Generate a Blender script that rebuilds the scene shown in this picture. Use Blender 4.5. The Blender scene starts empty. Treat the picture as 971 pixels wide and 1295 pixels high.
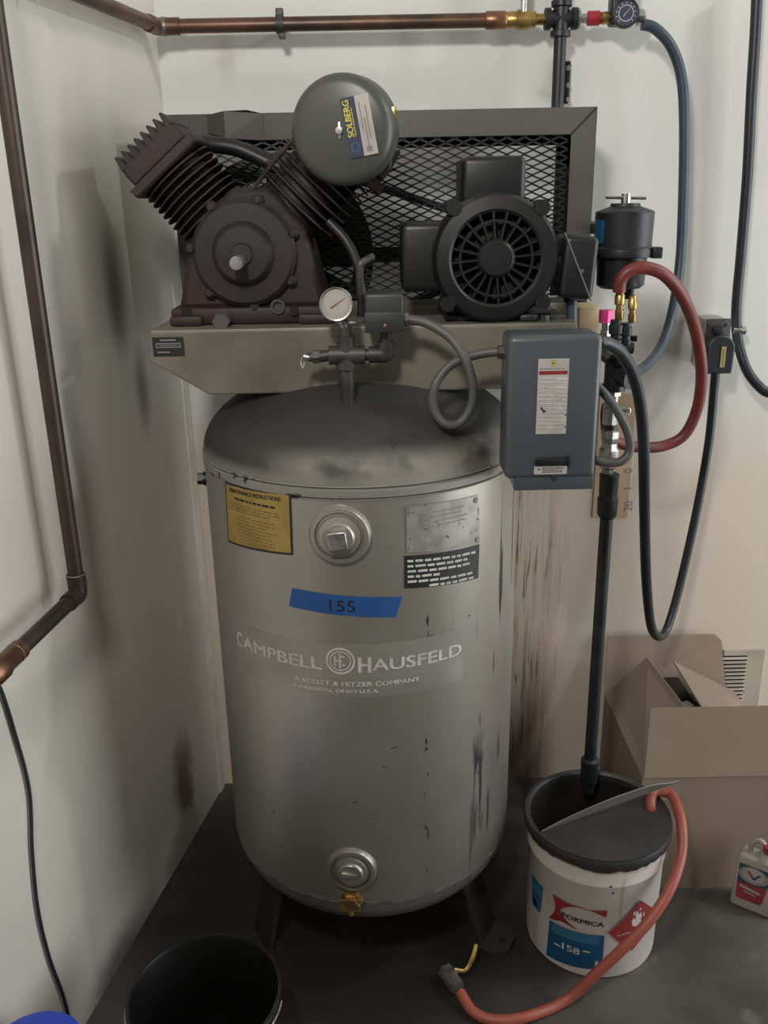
import bpy, bmesh, math, random
from math import sin, cos, pi, radians, sqrt, atan2
from mathutils import Vector, Matrix

C = bpy.context.scene.collection
SC = bpy.context.scene
random.seed(7)

# ------------------------------------------------------------------ camera, world, lights, exposure
FPX, TILT, ROLL, EYE = 1130.0, radians(19.3), radians(1.1), 1.6
IW, IH = 971, 1295
V = Vector
fwd = V((0, cos(TILT), -sin(TILT)))
_r0 = V((1, 0, 0)); _d0 = V((0, -sin(TILT), -cos(TILT)))
cright = cos(ROLL)*_r0 + sin(ROLL)*_d0
cdown = -sin(ROLL)*_r0 + cos(ROLL)*_d0
CAM = V((0, 0, EYE))
cd = bpy.data.cameras.new('camera'); cam = bpy.data.objects.new('camera', cd); C.objects.link(cam)
cd.sensor_fit = 'VERTICAL'; cd.sensor_height = 36.0; cd.sensor_width = 36.0
cd.lens = FPX/IH*36.0; cd.clip_start = 0.05
m3 = Matrix((cright, -cdown, -fwd)).transposed()
cam.matrix_world = Matrix.Translation(CAM) @ m3.to_4x4()
SC.camera = cam

w = bpy.data.worlds.new('world'); SC.world = w; w.use_nodes = True
w.node_tree.nodes['Background'].inputs[0].default_value = (1.0, 0.96, 0.90, 1)
w.node_tree.nodes['Background'].inputs[1].default_value = 0.20

def area(name, loc, target, sx, sy, power, col):
    l = bpy.data.lights.new(name, 'AREA'); l.shape = 'RECTANGLE'; l.size = sx; l.size_y = sy
    l.energy = power; l.color = col
    o = bpy.data.objects.new(name, l); C.objects.link(o); o.location = loc
    o.rotation_euler = (V(target)-V(loc)).to_track_quat('-Z', 'Y').to_euler()
    return o
# daylight from the open garage door to the right, and a weak ceiling lamp
area('daylight_door', (3.1, 0.95, 1.27), (0.0, 1.35, 1.20), 2.1, 2.4, 92, (0.96, 0.985, 1.0))
area('ceiling_lamp', (-0.30, 0.0, 2.45), (0.2, 2.2, 1.7), 0.20, 0.20, 31, (1.0, 0.985, 0.93))
area('ceiling_lamp', (2.40, 1.32, 3.05), (0.4, 2.0, 1.6), 0.14, 0.14, 23, (0.98, 1.0, 0.97))

vs = SC.view_settings
SC.display_settings.display_device = 'sRGB'
vs.view_transform = 'Standard'; vs.look = 'None'; vs.gamma = 1.0; vs.exposure = -0.36; vs.use_curve_mapping = False

# ------------------------------------------------------------------ measuring helpers: a sight line met with a depth, a height or the left wall
def _ray(x, y): return fwd + cright*((x-IW/2)/FPX) + cdown*((y-IH/2)/FPX)
def at(x, y, Y):
    r = _ray(x, y); return CAM + r*(Y/r.y)
def atz(x, y, z):
    r = _ray(x, y); return CAM + r*((z-EYE)/r.z)
WA = V((-.479, 2.2, 0)); WD = V((-.198, -1, 0)).normalized(); WN = V((-WD.y, WD.x, 0))
def atw(x, y, off=0.0):
    r = _ray(x, y); return CAM + r*(((WA+WN*off-CAM).dot(WN))/r.dot(WN))

# ------------------------------------------------------------------ materials
def nmat(name, col, rough=.5, metal=0.0, col2=None, scale=6.0, stretch=(1, 1, 1), lo=.4, hi=.65, bump=0.0, bscale=60.0,
         spec=.5, detail=6.0, third=None):
    m = bpy.data.materials.new(name); m.use_nodes = True
    nt = m.node_tree; n = nt.nodes; L = nt.links
    b = n['Principled BSDF']; b.inputs['Roughness'].default_value = rough; b.inputs['Metallic'].default_value = metal
    b.inputs['Specular IOR Level'].default_value = spec
    geo = n.new('ShaderNodeNewGeometry')
    mp = n.new('ShaderNodeMapping'); mp.inputs['Scale'].default_value = stretch; L.new(geo.outputs['Position'], mp.inputs[0])
    def noise(sc, det=detail):
        t = n.new('ShaderNodeTexNoise'); t.inputs['Scale'].default_value = sc; t.inputs['Detail'].default_value = det
        L.new(mp.outputs[0], t.inputs['Vector']); return t.outputs[0]
    def rng(src, a, c):
        r = n.new('ShaderNodeMapRange'); r.interpolation_type = 'SMOOTHSTEP'
        r.inputs[1].default_value = a; r.inputs[2].default_value = c; L.new(src, r.inputs[0]); return r.outputs[0]
    def mix(f, a, c):
        x = n.new('ShaderNodeMix'); x.data_type = 'RGBA'; L.new(f, x.inputs[0])
        for s, v in ((6, a), (7, c)):
            if isinstance(v, tuple): x.inputs[s].default_value = (*v, 1)
            else: L.new(v, x.inputs[s])
        return x.outputs[2]
    if col2 is None: col2 = tuple(c*.8 for c in col)
    out = mix(rng(noise(scale), lo, hi), col, col2)
    if third:
        c3, s3, l3, h3 = third
        out = mix(rng(noise(s3), l3, h3), out, c3)
    if bump:
        bp = n.new('ShaderNodeBump'); bp.inputs['Strength'].default_value = bump; bp.inputs['Distance'].default_value = .004
        L.new(noise(bscale, 4), bp.inputs['Height']); L.new(bp.outputs[0], b.inputs['Normal'])
    L.new(out, b.inputs['Base Color'])
    m['_'] = 0
    m_tools[m.name] = (n, L, geo, rng, mix, noise, out, b)
    return m
m_tools = {}
def blobmask(m, centre, size, edge=(1.0, .2), jitter=.35, jscale=9.0):
    """soft blob (1 inside) around a world point with its own radii, edge broken up by noise"""
    n, L, geo, rng, mix, noise, out, b = m_tools[m.name]
    s = n.new('ShaderNodeVectorMath'); s.operation = 'SUBTRACT'; L.new(geo.outputs['Position'], s.inputs[0]); s.inputs[1].default_value = centre
    d = n.new('ShaderNodeVectorMath'); d.operation = 'DIVIDE'; L.new(s.outputs[0], d.inputs[0]); d.inputs[1].default_value = size
    ln = n.new('ShaderNodeVectorMath'); ln.operation = 'LENGTH'; L.new(d.outputs[0], ln.inputs[0])
    t = n.new('ShaderNodeTexNoise'); t.inputs['Scale'].default_value = jscale; t.inputs['Detail'].default_value = 5
    L.new(geo.outputs['Position'], t.inputs['Vector'])
    ad = n.new('ShaderNodeMath'); ad.operation = 'MULTIPLY_ADD'; L.new(t.outputs[0], ad.inputs[0]); ad.inputs[1].default_value = jitter*2; L.new(ln.outputs[1], ad.inputs[2])
    ad2 = n.new('ShaderNodeMath'); ad2.operation = 'SUBTRACT'; L.new(ad.outputs[0], ad2.inputs[0]); ad2.inputs[1].default_value = jitter
    r = n.new('ShaderNodeMapRange'); r.interpolation_type = 'SMOOTHSTEP'; L.new(ad2.outputs[0], r.inputs[0])
    r.inputs[1].default_value = edge[0]; r.inputs[2].default_value = edge[1]; r.inputs[3].default_value = 0; r.inputs[4].default_value = 1
    return r.outputs[0]
def mul(m, a, c):
    n, L = m_tools[m.name][:2]
    x = n.new('ShaderNodeMath'); x.operation = 'MULTIPLY'
    for i, v in ((0, a), (1, c)):
        if isinstance(v, (int, float)): x.inputs[i].default_value = v
        else: L.new(v, x.inputs[i])
    return x.outputs[0]
def layer(m, mask, col):
    t = list(m_tools[m.name]); n, L, geo, rng, mix, noise, out, b = t
    o = mix(mask, out, col); L.new(o, b.inputs['Base Color']); t[6] = o; m_tools[m.name] = tuple(t)
def axis_mask(m, axis, a, c):
    n, L, geo, rng = m_tools[m.name][:4]
    s = n.new('ShaderNodeSeparateXYZ'); L.new(geo.outputs['Position'], s.inputs[0])
    return rng(s.outputs['XYZ'.index(axis)], a, c)
def stretched(m, vec, sc, a, c, det=5):
    n, L, geo, rng = m_tools[m.name][:4]
    mp = n.new('ShaderNodeMapping'); mp.inputs['Scale'].default_value = vec; L.new(geo.outputs['Position'], mp.inputs[0])
    t = n.new('ShaderNodeTexNoise'); t.inputs['Scale'].default_value = sc; t.inputs['Detail'].default_value = det
    L.new(mp.outputs[0], t.inputs['Vector']); return rng(t.outputs[0], a, c)

M = {}
# walls
wl = M['wall_left'] = nmat('wall_left_paint', (.60, .57, .51), .42, col2=(.55, .52, .465), scale=2.2, bump=.06, bscale=26)
p = WA + WD*.31
layer(wl, mul(wl, blobmask(wl, (p.x, p.y, 1.52), (.17, .15, .30), (1.15, .05), .12, 5), .75), (.16, .15, .10))
layer(wl, mul(wl, blobmask(wl, (*(WA+WD*.325).to_2d(), 1.43), (.08, .05, .16), (1.15, .1), .12, 7), .8), (.05, .05, .045))
layer(wl, mul(wl, blobmask(wl, (*(WA+WD*.252).to_2d(), 1.215), (.08, .04, .12), (1.15, .1), .12, 7), .65), (.05, .05, .045))
layer(wl, mul(wl, blobmask(wl, (*(WA+WD*.26).to_2d(), .19), (.09, .075, .16), (1.1, .3), .5, 14), .85), (.09, .055, .03))
layer(wl, mul(wl, blobmask(wl, (*(WA+WD*.30).to_2d(), .02), (.1, .2, .10), (1.1, .2), .4, 9), .7), (.16, .13, .10))
layer(wl, mul(wl, blobmask(wl, (*(WA+WD*.66).to_2d(), -.02), (.2, .22, .13), (1.15, .2), .15, 6), .9), (.05, .05, .045))
layer(wl, mul(wl, stretched(wl, (1, 1, 1), 34, .70, .73), blobmask(wl, (*(WA+WD*.4).to_2d(), 1.68), (.1, .05, .03), (1.1, .6), .2, 30)), (.08, .06, .05))
layer(wl, stretched(wl, (1, 1, .7), 21, .795, .81), (.25, .2, .17))
wb = M['wall_back'] = nmat('wall_back_paint', (.63, .635, .60), .55, col2=(.585, .585, .55), scale=2.6, bump=.05, bscale=22)
tan = mul(wb, axis_mask(wb, 'Z', 1.22, .85), 1.0)
layer(wb, mul(wb, tan, .75), (.62, .505, .40))
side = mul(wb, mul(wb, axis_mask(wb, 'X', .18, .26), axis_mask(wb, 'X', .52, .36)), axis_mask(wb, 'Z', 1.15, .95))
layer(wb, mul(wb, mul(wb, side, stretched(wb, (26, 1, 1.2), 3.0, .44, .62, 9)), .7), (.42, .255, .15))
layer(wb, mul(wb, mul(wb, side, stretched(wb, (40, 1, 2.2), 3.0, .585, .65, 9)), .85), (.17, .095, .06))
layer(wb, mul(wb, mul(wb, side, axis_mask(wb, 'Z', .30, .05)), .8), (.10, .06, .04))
layer(wb, mul(wb, stretched(wb, (1, 1, 1), 24, .775, .79), .7), (.30, .20, .15))
layer(wb, mul(wb, blobmask(wb, (-.33, 2.2, 1.90), (.03, .1, .06), (1.1, .2), .3, 12), .3), (.35, .25, .2))
fl = M['floor'] = nmat('oily_concrete', (.085, .080, .068), .55, col2=(.036, .034, .029), scale=3.4, lo=.35, hi=.66, bump=.12, bscale=18,
                       third=((.15, .14, .12), 7.0, .56, .74))
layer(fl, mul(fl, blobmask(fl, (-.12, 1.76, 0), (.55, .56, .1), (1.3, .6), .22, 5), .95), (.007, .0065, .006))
M['ceiling'] = nmat('ceiling_paint', (.55, .52, .47), .8)
M['trim'] = nmat('corner_trim_paint', (.66, .63, .56), .45, col2=(.55, .50, .42), scale=5, third=((.20, .13, .09), 38, .72, .76))
# compressor
tk = M['tank'] = nmat('silver_tank_paint', (.40, .38, .345), .34, .62, col2=(.33, .31, .27), scale=3.0, bump=.03, bscale=40)
right = axis_mask(tk, 'X', .03, .16)
edge = axis_mask(tk, 'X', .10, .20)
layer(tk, mul(tk, mul(tk, edge, stretched(tk, (14, 10, .9), 3.4, .60, .64)), .92), (.025, .025, .027))
layer(tk, mul(tk, mul(tk, right, stretched(tk, (5, 5, 2.4), 7.0, .715, .735)), .9), (.03, .03, .03))
layer(tk, mul(tk, stretched(tk, (4, 4, 7), 9.0, .735, .745), .9), (.03, .03, .03))
seamx = mul(tk, axis_mask(tk, 'X', .066, .070), axis_mask(tk, 'X', .079, .074))
layer(tk, mul(tk, mul(tk, seamx, axis_mask(tk, 'Z', .93, .90)), stretched(tk, (9, 3, 3), 9.5, .57, .60)), (.03, .03, .03))
strk = mul(tk, mul(tk, axis_mask(tk, 'X', .166, .173), axis_mask(tk, 'X', .196, .186)), mul(tk, axis_mask(tk, 'Z', .34, .40), axis_mask(tk, 'Z', .62, .54)))
layer(tk, mul(tk, strk, stretched(tk, (14, 6, 1.2), 6.5, .44, .50)), (.03, .03, .032))
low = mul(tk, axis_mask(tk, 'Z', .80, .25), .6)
layer(tk, low, (.12, .112, .10))  # grime tone, strengthened to put shade into the colour of the lower tank
dm = M['dome'] = nmat('dusty_tank_top', (.033, .033, .030), .62, .15, col2=(.022, .0225, .021), scale=4, bump=.06, bscale=30)
layer(dm, mul(dm, mul(dm, axis_mask(dm, 'Z', 1.212, 1.172), mul(dm, axis_mask(dm, 'X', -.26, -.10), stretched(dm, (1, 1, 1.2), 9, .30, .55))), 1.0), (.20, .185, .155))
layer(dm, mul(dm, axis_mask(dm, 'Z', 1.172, 1.150), .7), (.21, .20, .175))
layer(dm, mul(dm, mul(dm, mul(dm, axis_mask(dm, 'Z', 1.19, 1.21), axis_mask(dm, 'Z', 1.23, 1.215)), axis_mask(dm, 'X', -.06, .0)), stretched(dm, (7, 7, 3), 6, .56, .60)), (.02, .02, .02))
M['weld'] = nmat('chipped_seam_paint', (.26, .25, .225), .5, .4, col2=(.04, .04, .04), scale=30, lo=.60, hi=.64)
M['seam_dark'] = nmat('sooty_seam', (.10, .095, .085), .5, .3, col2=(.03, .03, .03), scale=22, lo=.46, hi=.54)
M['platform'] = nmat('dirty_beige_steel', (.185, .168, .130), .5, .25, col2=(.125, .112, .085), scale=7, third=((.11, .10, .08), 4.0, .55, .75), bump=.05)
M['grey_steel'] = nmat('guard_grey_steel', (.092, .092, .078), .5, .2, col2=(.075, .075, .064), scale=5)
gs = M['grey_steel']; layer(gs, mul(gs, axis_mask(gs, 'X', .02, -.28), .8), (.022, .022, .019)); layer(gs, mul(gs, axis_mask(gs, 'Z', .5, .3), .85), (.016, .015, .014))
M['mesh'] = nmat('black_expanded_metal', (.010, .010, .011), .5, .2)
M['red_iron'] = nmat('dark_red_cast_iron', (.027, .0120, .0115), .62, .1, col2=(.018, .0120, .0115), scale=7, bump=.2, bscale=70, third=((.012, .0105, .010), 5.0, .50, .70))
M['fin_iron'] = nmat('sooty_finned_iron', (.021, .0125, .0115), .6, .15, col2=(.013, .0095, .009), scale=12, bump=.1)
M['fin_edge'] = nmat('pale_fin_edge', (.085, .062, .055), .5, .2)  # rims of the cooling fins, paler than their faces
M['black'] = nmat('black_enamel', (.008, .008, .009), .45, .1, col2=(.012, .012, .012), scale=14)
M['motor'] = nmat('motor_black_paint', (.0085, .009, .0105), .40, .15, col2=(.013, .013, .014), scale=11, bump=.04)
M['motor_dark'] = nmat('motor_inside', (.005, .005, .006), .7)
M['filter'] = nmat('filter_grey_green', (.062, .066, .056), .40, .15, col2=(.052, .055, .047), scale=5)
M['box_grey'] = nmat('control_box_grey', (.066, .077, .084), .36, .1, col2=(.056, .065, .070), scale=4)
M['dark_grey'] = nmat('switch_grey', (.030, .031, .031), .45, .1)
M['fit_grey'] = nmat('dull_galvanised', (.060, .057, .051), .5, .35, col2=(.030, .029, .027), scale=30)
M['chrome'] = nmat('chrome', (.70, .69, .67), .22, 1.0)
M['bright'] = nmat('bright_steel', (.50, .49, .47), .35, .9, col2=(.30, .29, .27), scale=40)
M['brass'] = nmat('brass', (.50, .34, .12), .35, .9, col2=(.30, .19, .07), scale=40)
M['conduit'] = nmat('grey_flex_conduit', (.072, .072, .068), .5, .0)
M['gauge'] = nmat('gauge_face', (.45, .42, .39), .4)
# labels
M['white'] = nmat('label_white', (.40, .365, .34), .5, col2=(.33, .30, .28), scale=20)
M['yellow'] = nmat('label_yellow', (.30, .205, .050), .5, col2=(.245, .165, .04), scale=25)
M['ink'] = nmat('black_ink', (.012, .012, .013), .5)
M['brown_ink'] = nmat('faded_print', (.13, .085, .025), .6)
M['blue_tape'] = nmat('blue_masking_tape', (.012, .072, .24), .6, col2=(.010, .060, .21), scale=30)
M['pale_print'] = nmat('pale_print', (.50, .48, .45), .5, col2=(.40, .38, .35), scale=30)
M['faint_print'] = nmat('faint_print', (.56, .54, .50), .5, .0, col2=(.42, .40, .37), scale=60)
M['band'] = nmat('decal_film', (.375, .355, .315), .37, .55)
M['plate'] = nmat('aluminium_nameplate', (.33, .315, .295), .42, .45, col2=(.24, .225, .205), scale=28, third=((.10, .09, .08), 70, .62, .70))
M['red_print'] = nmat('red_print', (.24, .022, .022), .5)
M['gold'] = nmat('gold_print', (.42, .32, .13), .45)
M['grey_print'] = nmat('grey_print', (.24, .22, .21), .6)
M['navy'] = nmat('navy_print', (.025, .03, .07), .5)
M['yellow_print'] = nmat('yellow_print', (.62, .50, .06), .5)
# pipes, hoses
M['copper'] = nmat('tarnished_copper', (.135, .072, .048), .40, .6, col2=(.060, .042, .032), scale=9, stretch=(1, 1, 1))
M['copper_bright'] = nmat('copper_fitting', (.30, .15, .085), .36, .8, col2=(.17, .09, .055), scale=16)
M['solder'] = nmat('solder', (.20, .19, .17), .4, .6)
M['copper_dark'] = nmat('dark_tarnished_copper', (.062, .043, .034), .38, .5, col2=(.038, .030, .026), scale=9)
M['iron'] = nmat('black_iron_pipe', (.012, .0135, .016), .42, .2, col2=(.020, .021, .023), scale=20)
M['red_handle'] = nmat('red_vinyl_grip', (.33, .02, .03), .4)
M['pink'] = nmat('pink_anodised', (.75, .06, .24), .35, .3)
M['blue_hose'] = nmat('slate_blue_hose', (.035, .052, .075), .42)
M['red_hose'] = nmat('red_rubber_hose', (.165, .028, .024), .45, col2=(.13, .024, .021), scale=10)
M['orange_hose'] = nmat('orange_red_hose', (.33, .080, .055), .45, col2=(.27, .065, .045), scale=9)
M['cord'] = nmat('black_rubber_cord', (.016, .019, .024), .40)
M['cordgrey'] = nmat('grey_rubber_cord', (.10, .105, .105), .42)
M['wood'] = nmat('raw_pine', (.55, .40, .24), .6, stretch=(1, 1, 8), scale=6)
M['paper'] = nmat('kraft_paper', (.50, .36, .25), .7, col2=(.46, .33, .22), scale=8)
# floor things
cbm = M['card'] = nmat('brown_cardboard', (.235, .175, .130), .75, col2=(.215, .160, .118), scale=4)
layer(cbm, mul(cbm, axis_mask(cbm, 'Z', .16, .0), .25), (.20, .14, .085))
M['card_in'] = nmat('cardboard_inside', (.26, .20, .155), .75)
pl = M['pail'] = nmat('white_pail', (.55, .50, .455), .38, col2=(.48, .435, .39), scale=5)
layer(pl, mul(pl, stretched(pl, (16, 10, 1.0), 3, .66, .74), .6), (.36, .25, .14))
M['lid'] = nmat('black_plastic_lid', (.022, .022, .023), .42, col2=(.032, .032, .031), scale=6)
M['lid_edge'] = nmat('grey_lid_underside', (.135, .13, .118), .5)
M['pail_in'] = nmat('pail_inside', (.016, .014, .012), .5)
M['blue_print'] = nmat('blue_print', (.007, .07, .15), .45)
M['lblue_print'] = nmat('light_blue_print', (.035, .13, .22), .45)
M['bin'] = nmat('black_bin_plastic', (.0035, .0035, .0035), .42)
M['blue_plastic'] = nmat('blue_plastic', (.02, .05, .42), .4)
M['jug'] = nmat('white_jug_plastic', (.36, .33, .29), .45)
M['jug_red'] = nmat('jug_red', (.27, .035, .045), .45)
M['jug_blue'] = nmat('jug_blue', (.025, .06, .10), .45)
M['louver'] = nmat('louver_paint', (.46, .40, .33), .5)
M['dark'] = nmat('dark_void', (.006, .006, .006), .9)

# ------------------------------------------------------------------ mesh helpers
def basis(n):
    n = V(n).normalized()
    a = V((0, 0, 1)) if abs(n.z) < .9 else V((1, 0, 0))
    x = a.cross(n).normalized(); y = n.cross(x)
    return x, y, n
class MB:
    def __init__(s): s.bm = bmesh.new(); s.mi = 0
    def _f(s, vs):
        try:
            f = s.bm.faces.new(vs); f.material_index = s.mi; return f
        except ValueError: return None
    def box(s, lo, hi, bev=0.0, seg=2, rot=None, piv=None):
        lo, hi = V(lo), V(hi)
        g = bmesh.ops.create_cube(s.bm, size=1.0)['verts']
        c = (lo+hi)/2; d = hi-lo
        for v in g: v.co = V((v.co.x*d.x, v.co.y*d.y, v.co.z*d.z)) + c
        fs = set(f for v in g for f in v.link_faces)
        for f in fs: f.material_index = s.mi
        if bev:
            es = list(set(e for v in g for e in v.link_edges))
            r = bmesh.ops.bevel(s.bm, geom=es, offset=bev, segments=seg, affect='EDGES', profile=.5, clamp_overlap=True)
            g = list(set(v for f in r['faces'] for v in f.verts) | set(v for v in g if v.is_valid))
            for f in set(f for v in g for f in v.link_faces): f.material_index = s.mi
        if rot is not None:
            pv = V(piv) if piv is not None else c
            for v in g: v.co = rot @ (v.co-pv) + pv
        return s
    def tube(s, pts, r, seg=12, caps=True, smooth=True, sub=6):
        pts = [V(q) for q in pts]
        rs = r if isinstance(r, (list, tuple)) else [r]*len(pts)
        if smooth and len(pts) > 2:
            q, rr = [], []
            for i in range(len(pts)-1):
                p0 = pts[max(i-1, 0)]; p1 = pts[i]; p2 = pts[i+1]; p3 = pts[min(i+2, len(pts)-1)]
                for k in range(sub):
                    t = k/sub
                    q.append(.5*((2*p1)+(p2-p0)*t+(2*p0-5*p1+4*p2-p3)*t*t+(3*p1-p0-3*p2+p3)*t**3)); rr.append(rs[i]*(1-t)+rs[i+1]*t)
            q.append(pts[-1]); rr.append(rs[-1]); pts, rs = q, rr
        tans = []
        for i in range(len(pts)):
            a = pts[max(i-1, 0)]; b = pts[min(i+1, len(pts)-1)]; tans.append((b-a).normalized())
        x, y, _ = basis(tans[0]); rings = []
        for i, (p_, t) in enumerate(zip(pts, tans)):
            if i:
                x = (x - t*x.dot(t)).normalized(); y = t.cross(x)
            rings.append([s.bm.verts.new(p_ + (x*cos(2*pi*k/seg)+y*sin(2*pi*k/seg))*rs[i]) for k in range(seg)])
        for a, b in zip(rings, rings[1:]):
            for k in range(seg): s._f((a[k], a[(k+1) % seg], b[(k+1) % seg], b[k]))
        if caps:
            s._f(rings[0][::-1]); s._f(rings[-1])
        return s
    def cyl(s, a, b, r, r2=None, seg=20): return s.tube([a, b], [r, r if r2 is None else r2], seg, True, False)
    def lathe(s, prof, origin=(0, 0, 0), axis=(0, 0, 1), seg=48, cap0=False, cap1=False):
        """prof: list of (radius, height along axis)"""
        x, y, n = basis(axis); o = V(origin); rings = []
        for (r, h) in prof:
            if r < 1e-6: rings.append([s.bm.verts.new(o+n*h)])
            else: rings.append([s.bm.verts.new(o+n*h+(x*cos(2*pi*k/seg)+y*sin(2*pi*k/seg))*r) for k in range(seg)])
        for a, b in zip(rings, rings[1:]):
            for k in range(seg):
                j = (k+1) % seg
                if len(a) == 1 and len(b) == 1: continue
                if len(a) == 1: s._f((a[0], b[j], b[k]))
                elif len(b) == 1: s._f((a[k], a[j], b[0]))
                else: s._f((a[k], a[j], b[j], b[k]))
        if cap0 and len(rings[0]) > 1: s._f(rings[0][::-1])
        if cap1 and len(rings[-1]) > 1: s._f(rings[-1])
        return s
    def prism(s, poly, d):
        """poly: 3-D points of one face, d: extrusion vector"""
        d = V(d); a = [s.bm.verts.new(V(q)) for q in poly]; b = [s.bm.verts.new(V(q)+d) for q in poly]
        s._f(a[::-1]); s._f(b); n = len(a)
        for k in range(n): s._f((a[k], a[(k+1) % n], b[(k+1) % n], b[k]))
        return s
    def hexa(s, c, axis, r, h):
        x, y, n = basis(axis); c = V(c)
        return s.prism([c+(x*cos(k*pi/3)+y*sin(k*pi/3))*r for k in range(6)], n*h)
    def quad(s, *q): s._f([s.bm.verts.new(V(a)) for a in q]); return s

def build(name, mb, mats, parent=None, smooth=True, bevel=0.0, angle=35):
    bm = mb.bm
    bmesh.ops.recalc_face_normals(bm, faces=bm.faces)
    xs = [v.co for v in bm.verts]
    lo = V((min(v.x for v in xs), min(v.y for v in xs), min(v.z for v in xs))); hi = V((max(v.x for v in xs), max(v.y for v in xs), max(v.z for v in xs)))
    org = V(((lo.x+hi.x)/2, (lo.y+hi.y)/2, lo.z))
    for v in bm.verts: v.co -= org
    me = bpy.data.meshes.new(name); bm.to_mesh(me); bm.free()
    for m in (mats if isinstance(mats, (list, tuple)) else [mats]): me.materials.append(M[m])
    if smooth:
        for f in me.polygons: f.use_smooth = True
        me.set_sharp_from_angle(angle=radians(angle))
    o = bpy.data.objects.new(name, me); C.objects.link(o)
    if parent is not None: o.parent = parent
    o['wx'], o['wy'], o['wz'] = org
    base = V((parent['wx'], parent['wy'], parent['wz'])) if parent is not None else V((0, 0, 0))
    o.location = org - base
    if bevel:
        b = o.modifiers.new('bevel', 'BEVEL'); b.width = bevel; b.segments = 2; b.limit_method = 'ANGLE'; b.angle_limit = radians(40)
    return o
def thing(name, loc, label, cat, group=None):
    o = bpy.data.objects.new(name, None); C.objects.link(o); o.empty_display_size = .05
    o.location = loc; o['wx'], o['wy'], o['wz'] = loc
    return tag(o, label, cat, group)
def tag(o, label, cat, group=None):
    o['label'] = label; o['category'] = cat
    if group: o['group'] = group
    return o
def struct(name, mb, mats, parent=None, smooth=False):
    o = build(name, mb, mats, parent, smooth); o['kind'] = 'structure'; return o
def copy_of(o, parent, offset):
    c = o.copy(); C.objects.link(c); c.parent = parent; c.location = o.location + V(offset)
    c['wx'] = o['wx']+offset[0]; c['wy'] = o['wy']+offset[1]; c['wz'] = o['wz']+offset[2]
    return c

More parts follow.
